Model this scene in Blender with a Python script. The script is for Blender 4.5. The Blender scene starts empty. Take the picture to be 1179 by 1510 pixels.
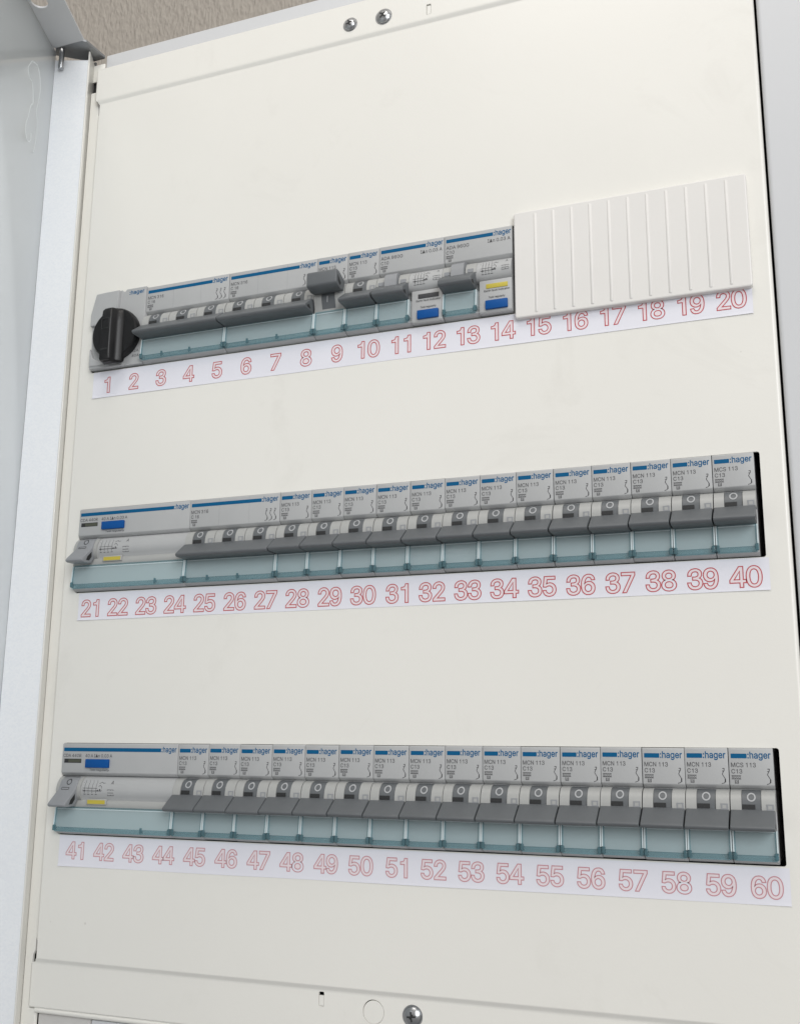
import bpy, bmesh, math, random
from mathutils import Vector, Matrix
from mathutils.geometry import tessellate_polygon

random.seed(4)
SC = bpy.context.scene
COL = SC.collection
K = 0.001                                            # everything below is written in millimetres
P = 124.28                                           # distance between the rows of breakers

# ------------------------------------------------------------------ camera
cam_d = bpy.data.cameras.new('camera')
cam = bpy.data.objects.new('camera', cam_d)
COL.objects.link(cam)
rx, dn, fw = Vector((.9312, .36442, .00753)), Vector((-.07054, .20045, -.97716)), Vector((-.35761, .90941, .21236))
mw = Matrix.Identity(4)
for i in range(3):
    mw[i][0], mw[i][1], mw[i][2] = rx[i], -dn[i], -fw[i]
mw.translation = Vector((370.14, -469.94, -101.73)) * K
cam.matrix_world = mw
cam_d.sensor_fit = 'HORIZONTAL'
cam_d.sensor_width = 36
cam_d.lens = 48.447
cam_d.clip_start, cam_d.clip_end = .01, 50
SC.camera = cam

# ------------------------------------------------------------------ light of the room
world = bpy.data.worlds.new('World')
SC.world = world
world.use_nodes = True
wn, wl = world.node_tree.nodes, world.node_tree.links
bg = wn['Background']
tc = wn.new('ShaderNodeTexCoord')
sep = wn.new('ShaderNodeSeparateXYZ')
mp = wn.new('ShaderNodeMapRange')
mp.inputs[1].default_value, mp.inputs[2].default_value = -1, 1
ramp = wn.new('ShaderNodeValToRGB')
ramp.color_ramp.elements[0].color = (.30, .30, .31, 1)
ramp.color_ramp.elements[1].color = (.80, .77, .73, 1)
wl.new(tc.outputs['Generated'], sep.inputs[0])
wl.new(sep.outputs['Z'], mp.inputs[0])
wl.new(mp.outputs[0], ramp.inputs[0])
wl.new(ramp.outputs[0], bg.inputs['Color'])
bg.inputs['Strength'].default_value = .77

def area(name, loc, target, size, watts, color):
    d = bpy.data.lights.new(name, 'AREA')
    d.shape = 'RECTANGLE'
    d.size, d.size_y = size
    d.energy = watts
    d.color = color
    o = bpy.data.objects.new(name, d)
    COL.objects.link(o)
    o.location = loc
    o.rotation_euler = (Vector(target) - Vector(loc)).to_track_quat('-Z', 'Y').to_euler()
    return o

area('ceiling_light', (.22, -.62, 1.0), (.0, 0, .05), (.5, .4), 3.4, (1, .95, .89))
area('window_light', (1.9, -2.3, .8), (.1, 0, .05), (1.3, 1.6), 51, (.97, .985, 1))

SC.view_settings.view_transform = 'Standard'
SC.view_settings.look = 'None'
SC.view_settings.exposure = 0
SC.view_settings.gamma = 1
SC.view_settings.use_curve_mapping = False
SC.render.engine = 'CYCLES'
SC.cycles.use_denoising = True
SC.cycles.max_bounces = 10
SC.cycles.transparent_max_bounces = 16

# ------------------------------------------------------------------ materials
def mat(name, col, rough=.5, metal=0, spec=.5, bump=None, bscale=400, tint=0, tscale=30, coat=0, rvar=0, wear=False):
    m = bpy.data.materials.new(name)
    m.use_nodes = True
    n, l = m.node_tree.nodes, m.node_tree.links
    b = n['Principled BSDF']
    b.inputs['Base Color'].default_value = (*col, 1)
    b.inputs['Roughness'].default_value = rough
    b.inputs['Metallic'].default_value = metal
    b.inputs['Specular IOR Level'].default_value = spec
    if coat:
        b.inputs['Coat Weight'].default_value = coat
        b.inputs['Coat Roughness'].default_value = .08
    t = n.new('ShaderNodeTexCoord')
    if tint:
        x = n.new('ShaderNodeTexNoise')
        x.inputs['Scale'].default_value = tscale
        x.inputs['Detail'].default_value = 5
        l.new(t.outputs['Object'], x.inputs['Vector'])
        r = n.new('ShaderNodeValToRGB')
        r.color_ramp.elements[0].position, r.color_ramp.elements[1].position = .3, .7
        r.color_ramp.elements[0].color = (*[c * (1 - tint) for c in col], 1)
        r.color_ramp.elements[1].color = (*[min(1, c * (1 + tint)) for c in col], 1)
        l.new(x.outputs['Fac'], r.inputs[0])
        l.new(r.outputs[0], b.inputs['Base Color'])
    if wear:                                         # dust specks and faint smudges
        src = b.inputs['Base Color'].links[0].from_socket
        v = n.new('ShaderNodeTexVoronoi')
        v.inputs['Scale'].default_value = 46
        l.new(t.outputs['Object'], v.inputs['Vector'])
        near = n.new('ShaderNodeMapRange')
        near.inputs[1].default_value, near.inputs[2].default_value = .018, .034
        near.inputs[3].default_value, near.inputs[4].default_value = 1, 0
        l.new(v.outputs['Distance'], near.inputs[0])
        sp = n.new('ShaderNodeSeparateXYZ')
        l.new(v.outputs['Color'], sp.inputs[0])
        pick = n.new('ShaderNodeMath')
        pick.operation = 'GREATER_THAN'
        pick.inputs[1].default_value = .80
        l.new(sp.outputs['X'], pick.inputs[0])
        ml = n.new('ShaderNodeMath')
        ml.operation = 'MULTIPLY'
        l.new(near.outputs[0], ml.inputs[0])
        l.new(pick.outputs[0], ml.inputs[1])
        sm = n.new('ShaderNodeTexNoise')
        sm.inputs['Scale'].default_value = 13
        sm.inputs['Detail'].default_value = 9
        sm.inputs['Roughness'].default_value = .7
        sm.inputs['Distortion'].default_value = 1.5
        l.new(t.outputs['Object'], sm.inputs['Vector'])
        sr = n.new('ShaderNodeMapRange')
        sr.inputs[1].default_value, sr.inputs[2].default_value = .58, .78
        sr.inputs[4].default_value = .16
        l.new(sm.outputs['Fac'], sr.inputs[0])
        mxm = n.new('ShaderNodeMath')
        mxm.operation = 'MAXIMUM'
        sc = n.new('ShaderNodeMath')
        sc.operation = 'MULTIPLY'
        sc.inputs[1].default_value = .45
        l.new(ml.outputs[0], sc.inputs[0])
        l.new(sc.outputs[0], mxm.inputs[0])
        l.new(sr.outputs[0], mxm.inputs[1])
        mix = n.new('ShaderNodeMixRGB')
        mix.inputs[2].default_value = (.50, .48, .43, 1)
        l.new(mxm.outputs[0], mix.inputs[0])
        l.new(src, mix.inputs[1])
        l.new(mix.outputs[0], b.inputs['Base Color'])
    if rvar:
        x = n.new('ShaderNodeTexNoise')
        x.inputs['Scale'].default_value = 18
        x.inputs['Detail'].default_value = 6
        l.new(t.outputs['Object'], x.inputs['Vector'])
        r = n.new('ShaderNodeMapRange')
        r.inputs[3].default_value, r.inputs[4].default_value = rough - rvar, rough + rvar
        l.new(x.outputs['Fac'], r.inputs[0])
        l.new(r.outputs[0], b.inputs['Roughness'])
    if bump:
        x = n.new('ShaderNodeTexNoise')
        x.inputs['Scale'].default_value = bscale
        x.inputs['Detail'].default_value = 3
        l.new(t.outputs['Object'], x.inputs['Vector'])
        bp = n.new('ShaderNodeBump')
        bp.inputs['Strength'].default_value = bump
        bp.inputs['Distance'].default_value = .0004
        l.new(x.outputs['Fac'], bp.inputs['Height'])
        l.new(bp.outputs[0], b.inputs['Normal'])
    return m

M = dict(
    paint=mat('cream_powder_coat', (.79, .778, .732), .33, spec=.5, bump=.06, bscale=900, tint=.012, tscale=9, rvar=.06, wear=True),
    frame=mat('white_frame_paint', (.61, .62, .635), .36, bump=.03, bscale=900, tint=.012, tscale=9),
    lip=mat('glossy_cream_paint', (.74, .73, .69), .16, bump=.02, bscale=300),
    door=mat('glossy_door_paint', (.655, .69, .71), .10, bump=.05, bscale=45, tint=.01),
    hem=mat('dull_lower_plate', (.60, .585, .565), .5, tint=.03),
    grey=mat('grey_moulded_plastic', (.42, .427, .43), .42, bump=.06, bscale=1500, tint=.02, tscale=60),
    pale=mat('pale_grey_plastic', (.385, .39, .38), .4, bump=.05, bscale=1500),
    dark=mat('dark_grey_plastic', (.118, .127, .135), .45, bump=.08, bscale=1500, tint=.05, tscale=80),
    mid=mat('mid_grey_plastic', (.27, .28, .295), .42, bump=.08, bscale=1500, tint=.03, tscale=80),
    slot=mat('slot_black', (.02, .021, .022), .6),
    void=mat('interior_shade_black', (.02, .02, .02), .8),  # near-black stands in for the shade behind cover and frame
    black=mat('black_knob_plastic', (.008, .008, .009), .36, spec=.35, bump=.08, bscale=1200),
    blue=mat('blue_button_plastic', (.001, .075, .29), .5, spec=.25),
    blueink=mat('blue_print', (.001, .095, .225), .6, spec=.2),
    ink=mat('grey_print', (.095, .095, .10), .6, spec=.2),
    lightink=mat('pale_print', (.42, .43, .44), .6),
    darkink=mat('dark_print', (.05, .05, .055), .6),
    yellow=mat('yellow_indicator', (.52, .43, .06), .4),
    olive=mat('dark_indicator', (.07, .075, .055), .35),
    blank=mat('ivory_blanking_plastic', (.74, .725, .70), .42, bump=.05, bscale=900, tint=.012, tscale=40),
    paper=mat('printed_paper', (.755, .755, .815), .85, bump=.05, bscale=1200),
    palered=mat('faded_red_ink', (.56, .27, .30), .8),
    red=mat('red_outline_ink', (.50, .085, .095), .8),
    pink=mat('faint_pink_ink', (.775, .69, .72), .85),
    steel=mat('zinc_plated_steel', (.42, .43, .44), .28, metal=1, bump=.1, bscale=600),
    bracket=mat('dull_bracket_steel', (.30, .31, .32), .45, metal=.6, tint=.1, tscale=60),
)

def galvanised():
    m = mat('galvanised_sheet', (.80, .82, .85), .4, metal=.15)
    n, l = m.node_tree.nodes, m.node_tree.links
    b = n['Principled BSDF']
    t = n.new('ShaderNodeTexCoord')
    v = n.new('ShaderNodeTexVoronoi')
    v.inputs['Scale'].default_value = 1100
    x = n.new('ShaderNodeTexNoise')
    x.inputs['Scale'].default_value = 14
    x.inputs['Detail'].default_value = 8
    l.new(t.outputs['Object'], v.inputs['Vector'])
    l.new(t.outputs['Object'], x.inputs['Vector'])
    sp = n.new('ShaderNodeSeparateXYZ')
    l.new(v.outputs['Color'], sp.inputs[0])
    ml = n.new('ShaderNodeMath')
    ml.operation = 'MULTIPLY'
    l.new(sp.outputs['X'], ml.inputs[0])
    l.new(x.outputs['Fac'], ml.inputs[1])
    r = n.new('ShaderNodeValToRGB')
    r.color_ramp.elements[0].color = (.80, .825, .855, 1)
    r.color_ramp.elements[1].position = .45
    r.color_ramp.elements[1].color = (.84, .86, .88, 1)
    l.new(ml.outputs[0], r.inputs[0])
    l.new(r.outputs[0], b.inputs['Base Color'])
    return m
M['galv'] = galvanised()

def tinted_clear(name, col, solid, rough=.12, haze=.55):
    m = bpy.data.materials.new(name)
    m.use_nodes = True
    n, l = m.node_tree.nodes, m.node_tree.links
    b = n['Principled BSDF']
    b.inputs['Base Color'].default_value = (col[0] * haze, col[1] * haze, col[2] * haze, 1)
    b.inputs['Roughness'].default_value = rough
    t = n.new('ShaderNodeBsdfTransparent')
    t.inputs[0].default_value = (*col, 1)
    mx = n.new('ShaderNodeMixShader')
    mx.inputs[0].default_value = solid
    l.new(t.outputs[0], mx.inputs[1])
    l.new(b.outputs[0], mx.inputs[2])
    l.new(mx.outputs[0], n['Material Output'].inputs['Surface'])
    return m
M['clear'] = tinted_clear('clear_teal_plastic', (.87, .98, 1), .42, .08, .68)
M['clearedge'] = tinted_clear('clear_teal_plastic_edge', (.72, .91, .95), .28)
M['rib'] = mat('pale_cyan_glint', (.66, .75, .77), .2)  # bright glints of the clear covers put into the colour
M['cleartab'] = tinted_clear('clear_teal_plastic_tab', (.32, .55, .61), .45)

def wallpaper():
    m = mat('embossed_wallpaper', (.36, .325, .285), .75)
    n, l = m.node_tree.nodes, m.node_tree.links
    b = n['Principled BSDF']
    t = n.new('ShaderNodeTexCoord')
    mpg = n.new('ShaderNodeMapping')
    mpg.inputs['Scale'].default_value = (380, 380, 170)
    l.new(t.outputs['Object'], mpg.inputs[0])
    x = n.new('ShaderNodeTexNoise')
    x.inputs['Scale'].default_value = 1
    x.inputs['Detail'].default_value = 1
    x.inputs['Distortion'].default_value = .25
    l.new(mpg.outputs[0], x.inputs['Vector'])
    bp = n.new('ShaderNodeBump')
    bp.inputs['Strength'].default_value = .6
    bp.inputs['Distance'].default_value = .0025
    l.new(x.outputs['Fac'], bp.inputs['Height'])
    l.new(bp.outputs[0], b.inputs['Normal'])
    r = n.new('ShaderNodeValToRGB')
    r.color_ramp.elements[0].position, r.color_ramp.elements[1].position = .3, .7
    r.color_ramp.elements[0].color = (.325, .295, .26, 1)
    r.color_ramp.elements[1].color = (.36, .33, .29, 1)
    l.new(x.outputs['Fac'], r.inputs[0])
    l.new(r.outputs[0], b.inputs['Base Color'])
    return m
M['wall'] = wallpaper()

# ------------------------------------------------------------------ mesh helpers (mm in, m out)
GLYPHS = {
    '0': (453, ['227,-7 199,-5 174,1 151,11 130,24 111,41 95,62 80,86 69,113 60,144 53,178 49,214 48,254 49,294 53,330 60,364 69,395 81,422 95,447 112,467 130,484 151,498 174,508 200,514 227,516 254,514 279,508 302,498 323,484 342,467 358,447 372,422 384,395 393,364 400,330 404,294 405,254 404,214 400,178 393,144 384,113 373,86 359,62 342,41 323,24 302,11 279,1 254,-5', '227,50 245,51 261,56 276,63 290,74 303,87 313,103 323,122 330,144 336,168 340,194 343,223 344,254 343,285 340,314 336,341 330,365 323,387 313,405 303,422 290,435 276,446 261,453 245,458 227,460 209,458 192,453 177,446 163,435 151,422 140,405 131,387 123,365 117,341 113,314 110,285 109,254 110,223 113,194 117,168 123,144 131,122 140,103 151,87 163,74 177,63 192,56 209,51']),
    '1': (453, ['236,0 236,365 118,365 118,412 160,416 192,427 215,445 230,470 240,509 302,509 302,0']),
    '2': (453, ['64,0 64,47 234,229 248,243 261,257 272,270 282,282 291,294 299,305 305,316 311,327 315,337 318,348 320,360 320,371 319,385 317,397 313,408 308,419 301,428 293,436 283,443 273,449 262,454 250,457 237,459 224,460 209,459 196,457 184,453 172,447 162,441 153,433 145,424 139,413 134,402 130,390 128,376 127,362 66,362 67,384 71,405 77,424 86,442 98,459 111,473 126,486 143,496 162,505 182,511 203,514 225,516 247,514 268,511 288,505 306,497 323,486 337,474 350,461 361,445 370,428 376,411 380,392 381,372 380,358 378,345 375,331 371,318 365,304 357,290 347,275 336,259 322,241 306,223 288,202 267,180 153,60 389,57 389,0']),
    '3': (453, ['52,352 56,395 72,435 100,470 140,497 190,511 222,514 270,509 310,494 345,468 366,435 374,395 371,355 358,322 335,296 303,276 340,258 370,230 388,195 394,152 388,108 370,66 340,32 300,8 255,-5 215,-8 165,-3 120,14 84,42 58,80 46,125 43,150 106,150 111,118 126,88 152,64 184,50 215,47 252,51 286,65 312,90 326,122 329,155 322,188 304,214 275,233 238,243 200,245 170,243 170,297 200,297 236,299 268,309 294,327 309,352 313,385 308,416 292,440 266,455 232,460 196,457 162,444 136,421 119,388 113,352']),
    '4': (453, ['282,0 282,118 38,118 38,174 262,509 343,509 343,174 414,174 414,118 343,118 343,0', '282,174 282,430 108,174']),
    '5': (453, ['221,-7 199,-6 178,-2 159,3 140,11 123,21 108,32 94,45 83,60 73,76 66,93 62,111 60,130 122,130 124,119 127,108 132,98 138,89 145,80 154,73 163,66 173,60 184,56 196,52 208,50 221,50 236,51 250,53 264,58 276,64 288,72 298,82 307,92 314,104 320,117 324,131 327,146 328,162 327,178 324,193 320,208 314,221 306,233 297,244 286,254 275,262 262,269 248,273 233,276 218,277 205,276 192,275 180,272 167,268 156,264 145,258 136,252 128,246 67,253 96,509 366,509 366,452 151,452 134,301 145,308 155,315 166,320 178,325 190,329 203,331 216,333 229,334 247,333 263,330 279,326 294,321 308,314 321,306 334,296 345,285 355,273 364,260 372,246 379,231 384,215 388,199 390,181 391,163 390,139 385,117 379,95 369,76 357,57 343,41 327,27 309,15 289,6 268,-1 245,-5']),
    '6': (453, ['382,388 372,428 350,466 316,496 272,511 232,514 180,506 134,482 96,442 70,388 54,322 48,250 52,170 66,104 92,54 128,18 176,-4 226,-8 276,-2 322,20 358,56 380,102 388,156 382,212 362,258 328,294 286,316 240,322 196,314 158,294 128,264 114,240 118,300 130,358 150,404 176,436 206,454 236,458 268,452 294,434 310,408 318,384', '323,157 320,133 313,110 301,90 285,73 265,60 244,52 221,49 198,52 177,60 157,73 141,90 129,110 122,133 119,157 122,181 129,204 141,224 157,241 177,254 198,262 221,265 244,262 265,254 285,241 301,224 313,204 320,181']),
    '7': (453, ['97,0 323,452 62,452 62,509 391,509 391,449 165,0']),
    '8': (453, ['226,-7 201,-6 178,-2 156,3 136,11 117,21 101,33 86,47 74,62 64,78 57,96 53,115 52,135 53,151 55,166 59,181 65,195 72,208 81,220 90,231 101,241 113,249 125,256 139,261 153,265 135,273 119,282 105,293 93,308 83,324 76,342 72,360 70,380 72,399 75,417 82,434 90,450 101,464 114,477 129,488 146,498 164,506 184,511 204,514 226,516 248,514 269,511 288,506 306,498 323,488 337,477 350,464 361,450 370,434 377,417 380,399 382,380 380,361 376,342 369,324 359,308 347,293 333,282 318,273 300,267 314,261 327,256 339,249 351,241 362,231 372,220 380,208 387,195 393,181 397,166 400,151 401,135 399,115 395,96 388,78 378,62 366,47 352,33 335,21 317,11 296,3 275,-2 251,-6', '226,49 243,50 258,52 272,55 285,60 296,66 307,74 315,82 323,91 329,102 333,113 336,126 337,139 336,152 333,165 329,177 322,189 314,199 305,208 295,216 283,223 270,228 256,232 242,234 226,235 211,234 196,232 182,228 169,223 157,216 147,208 138,199 130,189 123,177 119,165 116,152 115,139 116,126 119,113 123,102 129,91 136,82 145,74 156,66 167,60 180,55 195,52 210,50', '226,290 239,290 252,292 263,296 274,300 284,306 293,313 300,321 307,330 312,341 316,351 318,363 319,376 318,388 316,399 313,410 308,420 301,429 294,437 285,444 275,449 264,454 252,457 240,459 226,460 213,459 200,457 188,454 177,449 167,444 159,437 151,429 145,420 139,410 136,399 134,388 133,376 134,363 136,351 139,341 145,330 151,321 159,313 168,306 178,300 189,296 201,292 213,290']),
    '9': (453, ['54,118 64,78 86,40 120,10 164,-5 204,-8 256,0 302,24 340,64 366,118 382,184 388,256 384,336 370,402 344,452 308,488 260,510 210,514 160,508 114,486 78,450 56,404 48,350 54,294 74,248 108,212 150,190 196,184 240,192 278,212 308,242 322,266 318,206 306,148 286,102 260,70 230,52 200,48 168,54 142,72 126,98 118,122', '113,349 116,373 123,396 135,416 151,433 171,446 192,454 215,457 238,454 259,446 279,433 295,416 307,396 314,373 317,349 314,325 307,302 295,282 279,265 259,252 238,244 215,241 192,244 171,252 151,265 135,282 123,302 116,325']),
    'A': (480, ['16,0 201,509 276,509 463,0 395,0 287,302 282,317 276,334 270,352 264,372 257,394 250,420 241,447 232,478 245,478 236,447 228,419 220,393 213,371 206,351 201,333 195,317 191,302 85,0', '110,142 110,199 370,199 370,142']),
    'C': (510, ['267,-7 235,-5 205,1 177,11 150,25 126,42 104,63 86,88 70,115 57,146 48,179 42,215 40,254 42,293 48,329 57,362 70,393 86,421 104,445 126,466 150,484 177,498 205,508 235,514 267,516 286,515 305,513 323,509 340,504 357,498 373,490 388,481 402,471 415,460 427,447 438,433 448,418 456,402 463,385 469,367 473,348 408,348 405,361 401,373 395,384 389,395 382,404 375,413 366,421 357,428 348,435 337,440 327,445 315,449 304,452 292,454 280,455 267,456 245,454 223,450 203,443 184,432 166,419 150,403 137,385 125,364 116,340 109,314 105,285 103,254 105,223 109,194 116,168 125,145 137,123 151,105 166,89 184,76 203,66 223,59 245,54 267,53 280,53 292,55 304,57 315,60 327,64 337,69 348,74 357,81 366,88 375,96 382,105 389,114 395,125 401,136 405,148 408,160 473,160 469,142 463,124 457,107 448,91 438,76 428,62 416,49 402,38 388,28 373,19 357,11 341,5 323,0 305,-4 286,-6']),
    'D': (502, ['219,0 96,0 96,57 215,57 244,58 272,63 296,70 318,81 337,94 354,110 368,128 379,149 388,172 394,198 398,226 399,255 398,285 394,312 388,337 379,361 368,381 354,399 338,415 320,428 299,438 275,446 249,450 221,452 93,452 93,509 225,509 261,507 294,501 325,492 353,478 377,461 399,441 418,418 433,391 446,361 455,329 460,293 462,255 460,217 455,181 446,149 433,119 417,92 398,68 376,48 351,31 322,17 291,8 256,2', '125,509 125,0 60,0 60,509']),
    'E': (419, ['60,0 60,509 372,509 372,452 125,452 125,286 355,286 355,229 125,229 125,57 375,57 375,0']),
    'G': (520, ['269,-7 236,-5 205,1 176,11 149,25 125,43 104,64 85,88 69,116 57,146 47,179 42,215 40,254 42,293 47,329 57,362 69,393 85,421 103,445 125,466 149,484 175,498 203,508 233,514 265,516 285,515 304,513 322,509 340,504 358,497 374,489 389,480 403,469 416,458 429,445 439,431 449,416 458,401 465,384 470,367 474,349 408,349 404,361 399,372 393,383 387,393 380,403 373,411 365,420 356,427 347,434 337,439 326,444 315,448 304,452 291,454 279,455 265,456 243,454 222,450 202,443 183,432 166,419 150,404 137,385 125,364 116,340 109,314 105,285 103,254 105,223 109,194 116,168 125,145 137,124 151,105 166,90 184,76 203,66 224,59 246,54 269,53 290,54 309,57 328,63 345,71 360,81 374,93 386,107 396,123 404,141 410,160 414,180 415,202 434,199 283,199 283,256 478,256 478,200 476,170 471,141 463,115 451,91 436,69 419,50 399,33 377,19 352,8 326,0 298,-5']),
    'H': (517, ['60,0 60,509 125,509 125,289 392,289 392,509 457,509 457,0 392,0 392,232 125,232 125,0']),
    'I': (300, ['31,0 31,57 118,57 118,452 31,452 31,509 269,509 269,452 183,452 183,57 269,57 269,0']),
    'M': (628, ['60,0 60,509 152,509 277,187 287,159 299,123 311,84 322,49 307,49 318,83 330,121 342,158 352,187 476,509 568,509 568,0 504,0 504,291 504,327 505,369 506,413 507,457 513,457 509,445 505,433 502,421 498,409 482,363 467,322 456,291 342,0 286,0 170,291 159,321 145,361 129,408 112,457 119,457 120,416 121,372 122,328 122,291 122,0']),
    'N': (523, ['60,0 60,509 136,509 343,183 347,176 352,169 357,160 363,151 369,141 375,130 381,119 388,107 394,94 401,82 407,68 414,55 405,54 403,68 402,81 401,95 401,108 400,121 400,134 399,146 399,157 399,195 399,509 463,509 463,0 387,0 202,290 177,331 171,342 164,354 156,367 148,381 108,452 119,454 122,384 124,328 125,291 125,0']),
    'R': (449, ['60,0 60,509 236,509 264,507 290,504 313,497 333,489 351,478 367,465 380,450 390,433 399,415 405,395 408,374 409,352 408,330 405,309 399,290 390,271 380,255 367,240 351,228 333,217 312,209 289,203 264,199 236,198 96,198 96,255 234,255 252,256 269,258 284,262 298,267 309,273 319,281 327,290 334,300 339,312 342,324 344,338 345,352 344,367 342,380 339,393 334,405 327,415 319,425 309,433 298,440 284,445 269,449 252,451 233,452 125,452 125,0', '353,0 230,229 303,229 428,0']),
    'S': (447, ['224,-9 197,-8 172,-4 149,1 128,9 108,19 91,31 76,45 64,60 54,77 46,96 41,115 38,137 104,137 107,123 110,110 116,98 123,88 132,79 142,71 154,64 166,59 180,55 194,52 209,50 224,49 241,50 257,52 272,55 286,60 299,66 311,74 321,82 329,92 336,102 341,114 345,126 346,139 345,151 342,161 338,171 332,179 325,186 316,193 307,199 296,205 284,209 272,214 259,218 245,222 184,239 154,249 128,260 105,274 86,289 71,307 60,326 54,348 52,372 53,393 58,413 65,431 75,448 87,463 102,476 119,488 138,498 158,506 180,511 203,514 227,516 252,514 275,511 296,505 316,498 334,488 351,476 365,463 377,449 387,433 394,415 399,397 401,378 337,378 334,396 326,412 316,426 302,437 286,447 267,453 247,457 225,459 209,458 194,456 180,452 167,448 156,442 145,435 136,427 129,418 123,409 118,398 116,387 115,376 116,363 119,352 124,342 131,334 139,326 148,319 158,313 169,308 180,304 191,300 202,296 212,293 264,279 276,276 287,272 299,268 312,264 324,258 336,252 347,245 359,238 369,229 379,220 387,209 395,198 401,185 405,171 407,155 408,139 407,118 403,99 396,81 386,64 374,48 360,34 343,21 323,11 302,2 278,-4 252,-8']),
    'T': (449, ['32,452 32,509 417,509 417,452 257,452 257,0 193,0 193,452']),
    'a': (389, ['160,-9 142,-8 126,-5 110,-1 94,5 80,12 68,22 57,32 48,45 40,58 35,73 31,90 30,108 31,123 34,138 38,150 43,161 50,171 58,179 67,187 78,193 89,199 100,203 112,207 125,211 138,213 152,216 165,218 178,220 234,227 244,228 252,230 259,232 265,235 270,238 273,243 275,248 276,255 275,268 273,279 271,288 267,297 262,304 256,311 248,317 240,322 230,326 220,329 208,330 196,331 183,330 171,329 159,326 149,322 140,318 132,313 124,307 118,301 112,294 107,288 103,281 100,274 41,291 48,308 57,322 67,335 79,346 91,355 104,364 118,370 133,375 148,379 163,382 179,384 194,384 204,384 215,383 227,382 239,379 251,376 263,372 275,367 286,360 296,353 306,343 315,333 322,320 329,306 333,290 336,272 337,251 337,0 277,0 277,52 272,52 269,45 264,38 258,32 252,25 244,18 236,12 226,6 215,1 203,-3 190,-6 176,-8', '170,45 187,46 202,49 216,53 228,59 239,66 248,74 257,83 263,93 269,104 272,115 275,126 276,138 276,190 273,188 270,186 265,184 259,182 253,180 246,179 239,177 231,176 200,171 175,168 165,166 154,164 144,162 134,159 125,155 117,150 110,145 103,139 98,132 95,124 93,115 92,105 92,95 94,87 98,79 102,72 107,66 114,61 121,56 130,52 139,49 149,47 159,46']),
    'h': (410, ['114,227 114,0 53,0 53,509 114,509 114,287 102,287 112,312 124,332 137,349 152,362 169,372 187,379 207,383 227,384 246,383 264,380 280,376 295,369 309,360 321,349 332,336 341,321 348,304 353,285 356,264 357,240 357,0 296,0 296,235 295,256 290,275 283,291 273,304 260,315 246,323 229,328 210,329 197,328 184,326 172,322 161,317 150,311 141,303 133,293 126,283 121,271 117,257 114,243']),
    'b': (424, ['229,-8 213,-7 198,-5 184,-1 172,4 162,10 153,17 145,24 138,31 132,39 127,46 122,53 118,59 112,59 112,0 53,0 53,509 114,509 114,319 118,319 122,325 127,331 132,338 137,346 144,353 152,360 161,367 171,373 183,378 197,381 212,384 229,384 252,383 274,378 294,371 313,361 330,347 345,332 359,313 370,293 379,270 385,245 389,218 390,189 389,160 385,133 379,108 370,84 359,64 346,45 330,29 313,16 294,5 274,-2 252,-7', '220,47 237,48 253,51 267,57 279,66 291,76 301,88 309,101 316,117 321,133 325,151 327,170 328,189 327,209 325,227 321,245 316,261 309,276 301,290 291,301 280,311 267,319 253,325 237,329 220,330 203,329 188,325 174,320 161,312 150,302 140,291 132,278 125,263 120,247 116,229 113,210 113,189 113,169 116,150 120,132 125,115 132,100 140,86 150,75 162,65 174,57 188,51 204,48']),
    'c': (396, ['207,-8 182,-7 159,-2 137,6 117,16 98,30 82,46 68,64 56,85 46,108 40,133 36,159 34,187 36,216 40,243 46,268 56,291 68,312 82,330 98,346 117,360 137,371 159,378 182,383 207,384 221,384 234,383 247,380 260,377 272,373 284,368 295,362 305,356 315,349 324,341 332,332 340,322 347,312 353,301 358,289 362,277 303,262 301,269 298,276 294,283 290,289 286,295 281,301 276,306 270,311 264,315 257,319 250,322 242,325 234,327 226,329 217,329 207,330 189,329 173,325 158,319 145,310 134,300 124,287 115,274 108,258 103,242 99,224 97,206 96,187 97,169 99,151 103,134 108,117 115,102 124,89 134,76 145,66 158,57 173,51 189,48 207,46 217,47 226,48 234,49 243,52 250,54 258,58 264,62 271,66 277,71 282,76 287,82 292,89 296,95 299,102 302,110 304,117 363,102 359,90 354,78 348,67 341,56 334,46 325,37 316,29 306,21 296,15 285,9 273,4 261,-1 248,-4 235,-6 221,-8']),
    'd': (424, ['195,-8 172,-7 151,-2 130,5 111,16 94,29 79,45 66,64 55,84 46,108 39,133 35,160 34,189 35,218 39,245 46,270 55,293 66,313 79,332 95,347 112,361 131,371 151,378 173,383 196,384 213,384 228,381 241,378 253,373 263,367 272,360 280,353 287,346 293,338 298,331 303,325 306,319 311,319 311,509 372,509 372,0 313,0 313,59 307,59 303,53 298,46 293,39 287,31 280,24 272,17 263,10 252,4 241,-1 227,-5 212,-7', '205,47 221,48 236,51 250,57 263,65 274,75 284,86 293,100 299,115 305,132 309,150 311,169 312,189 311,210 309,229 305,247 300,263 293,278 284,291 275,302 263,312 251,320 237,325 221,329 205,330 187,329 172,325 157,319 145,311 133,301 124,290 115,276 108,261 103,245 99,227 97,209 96,189 97,170 99,151 103,133 109,117 115,101 124,88 134,76 145,66 158,57 172,51 188,48']),
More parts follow.
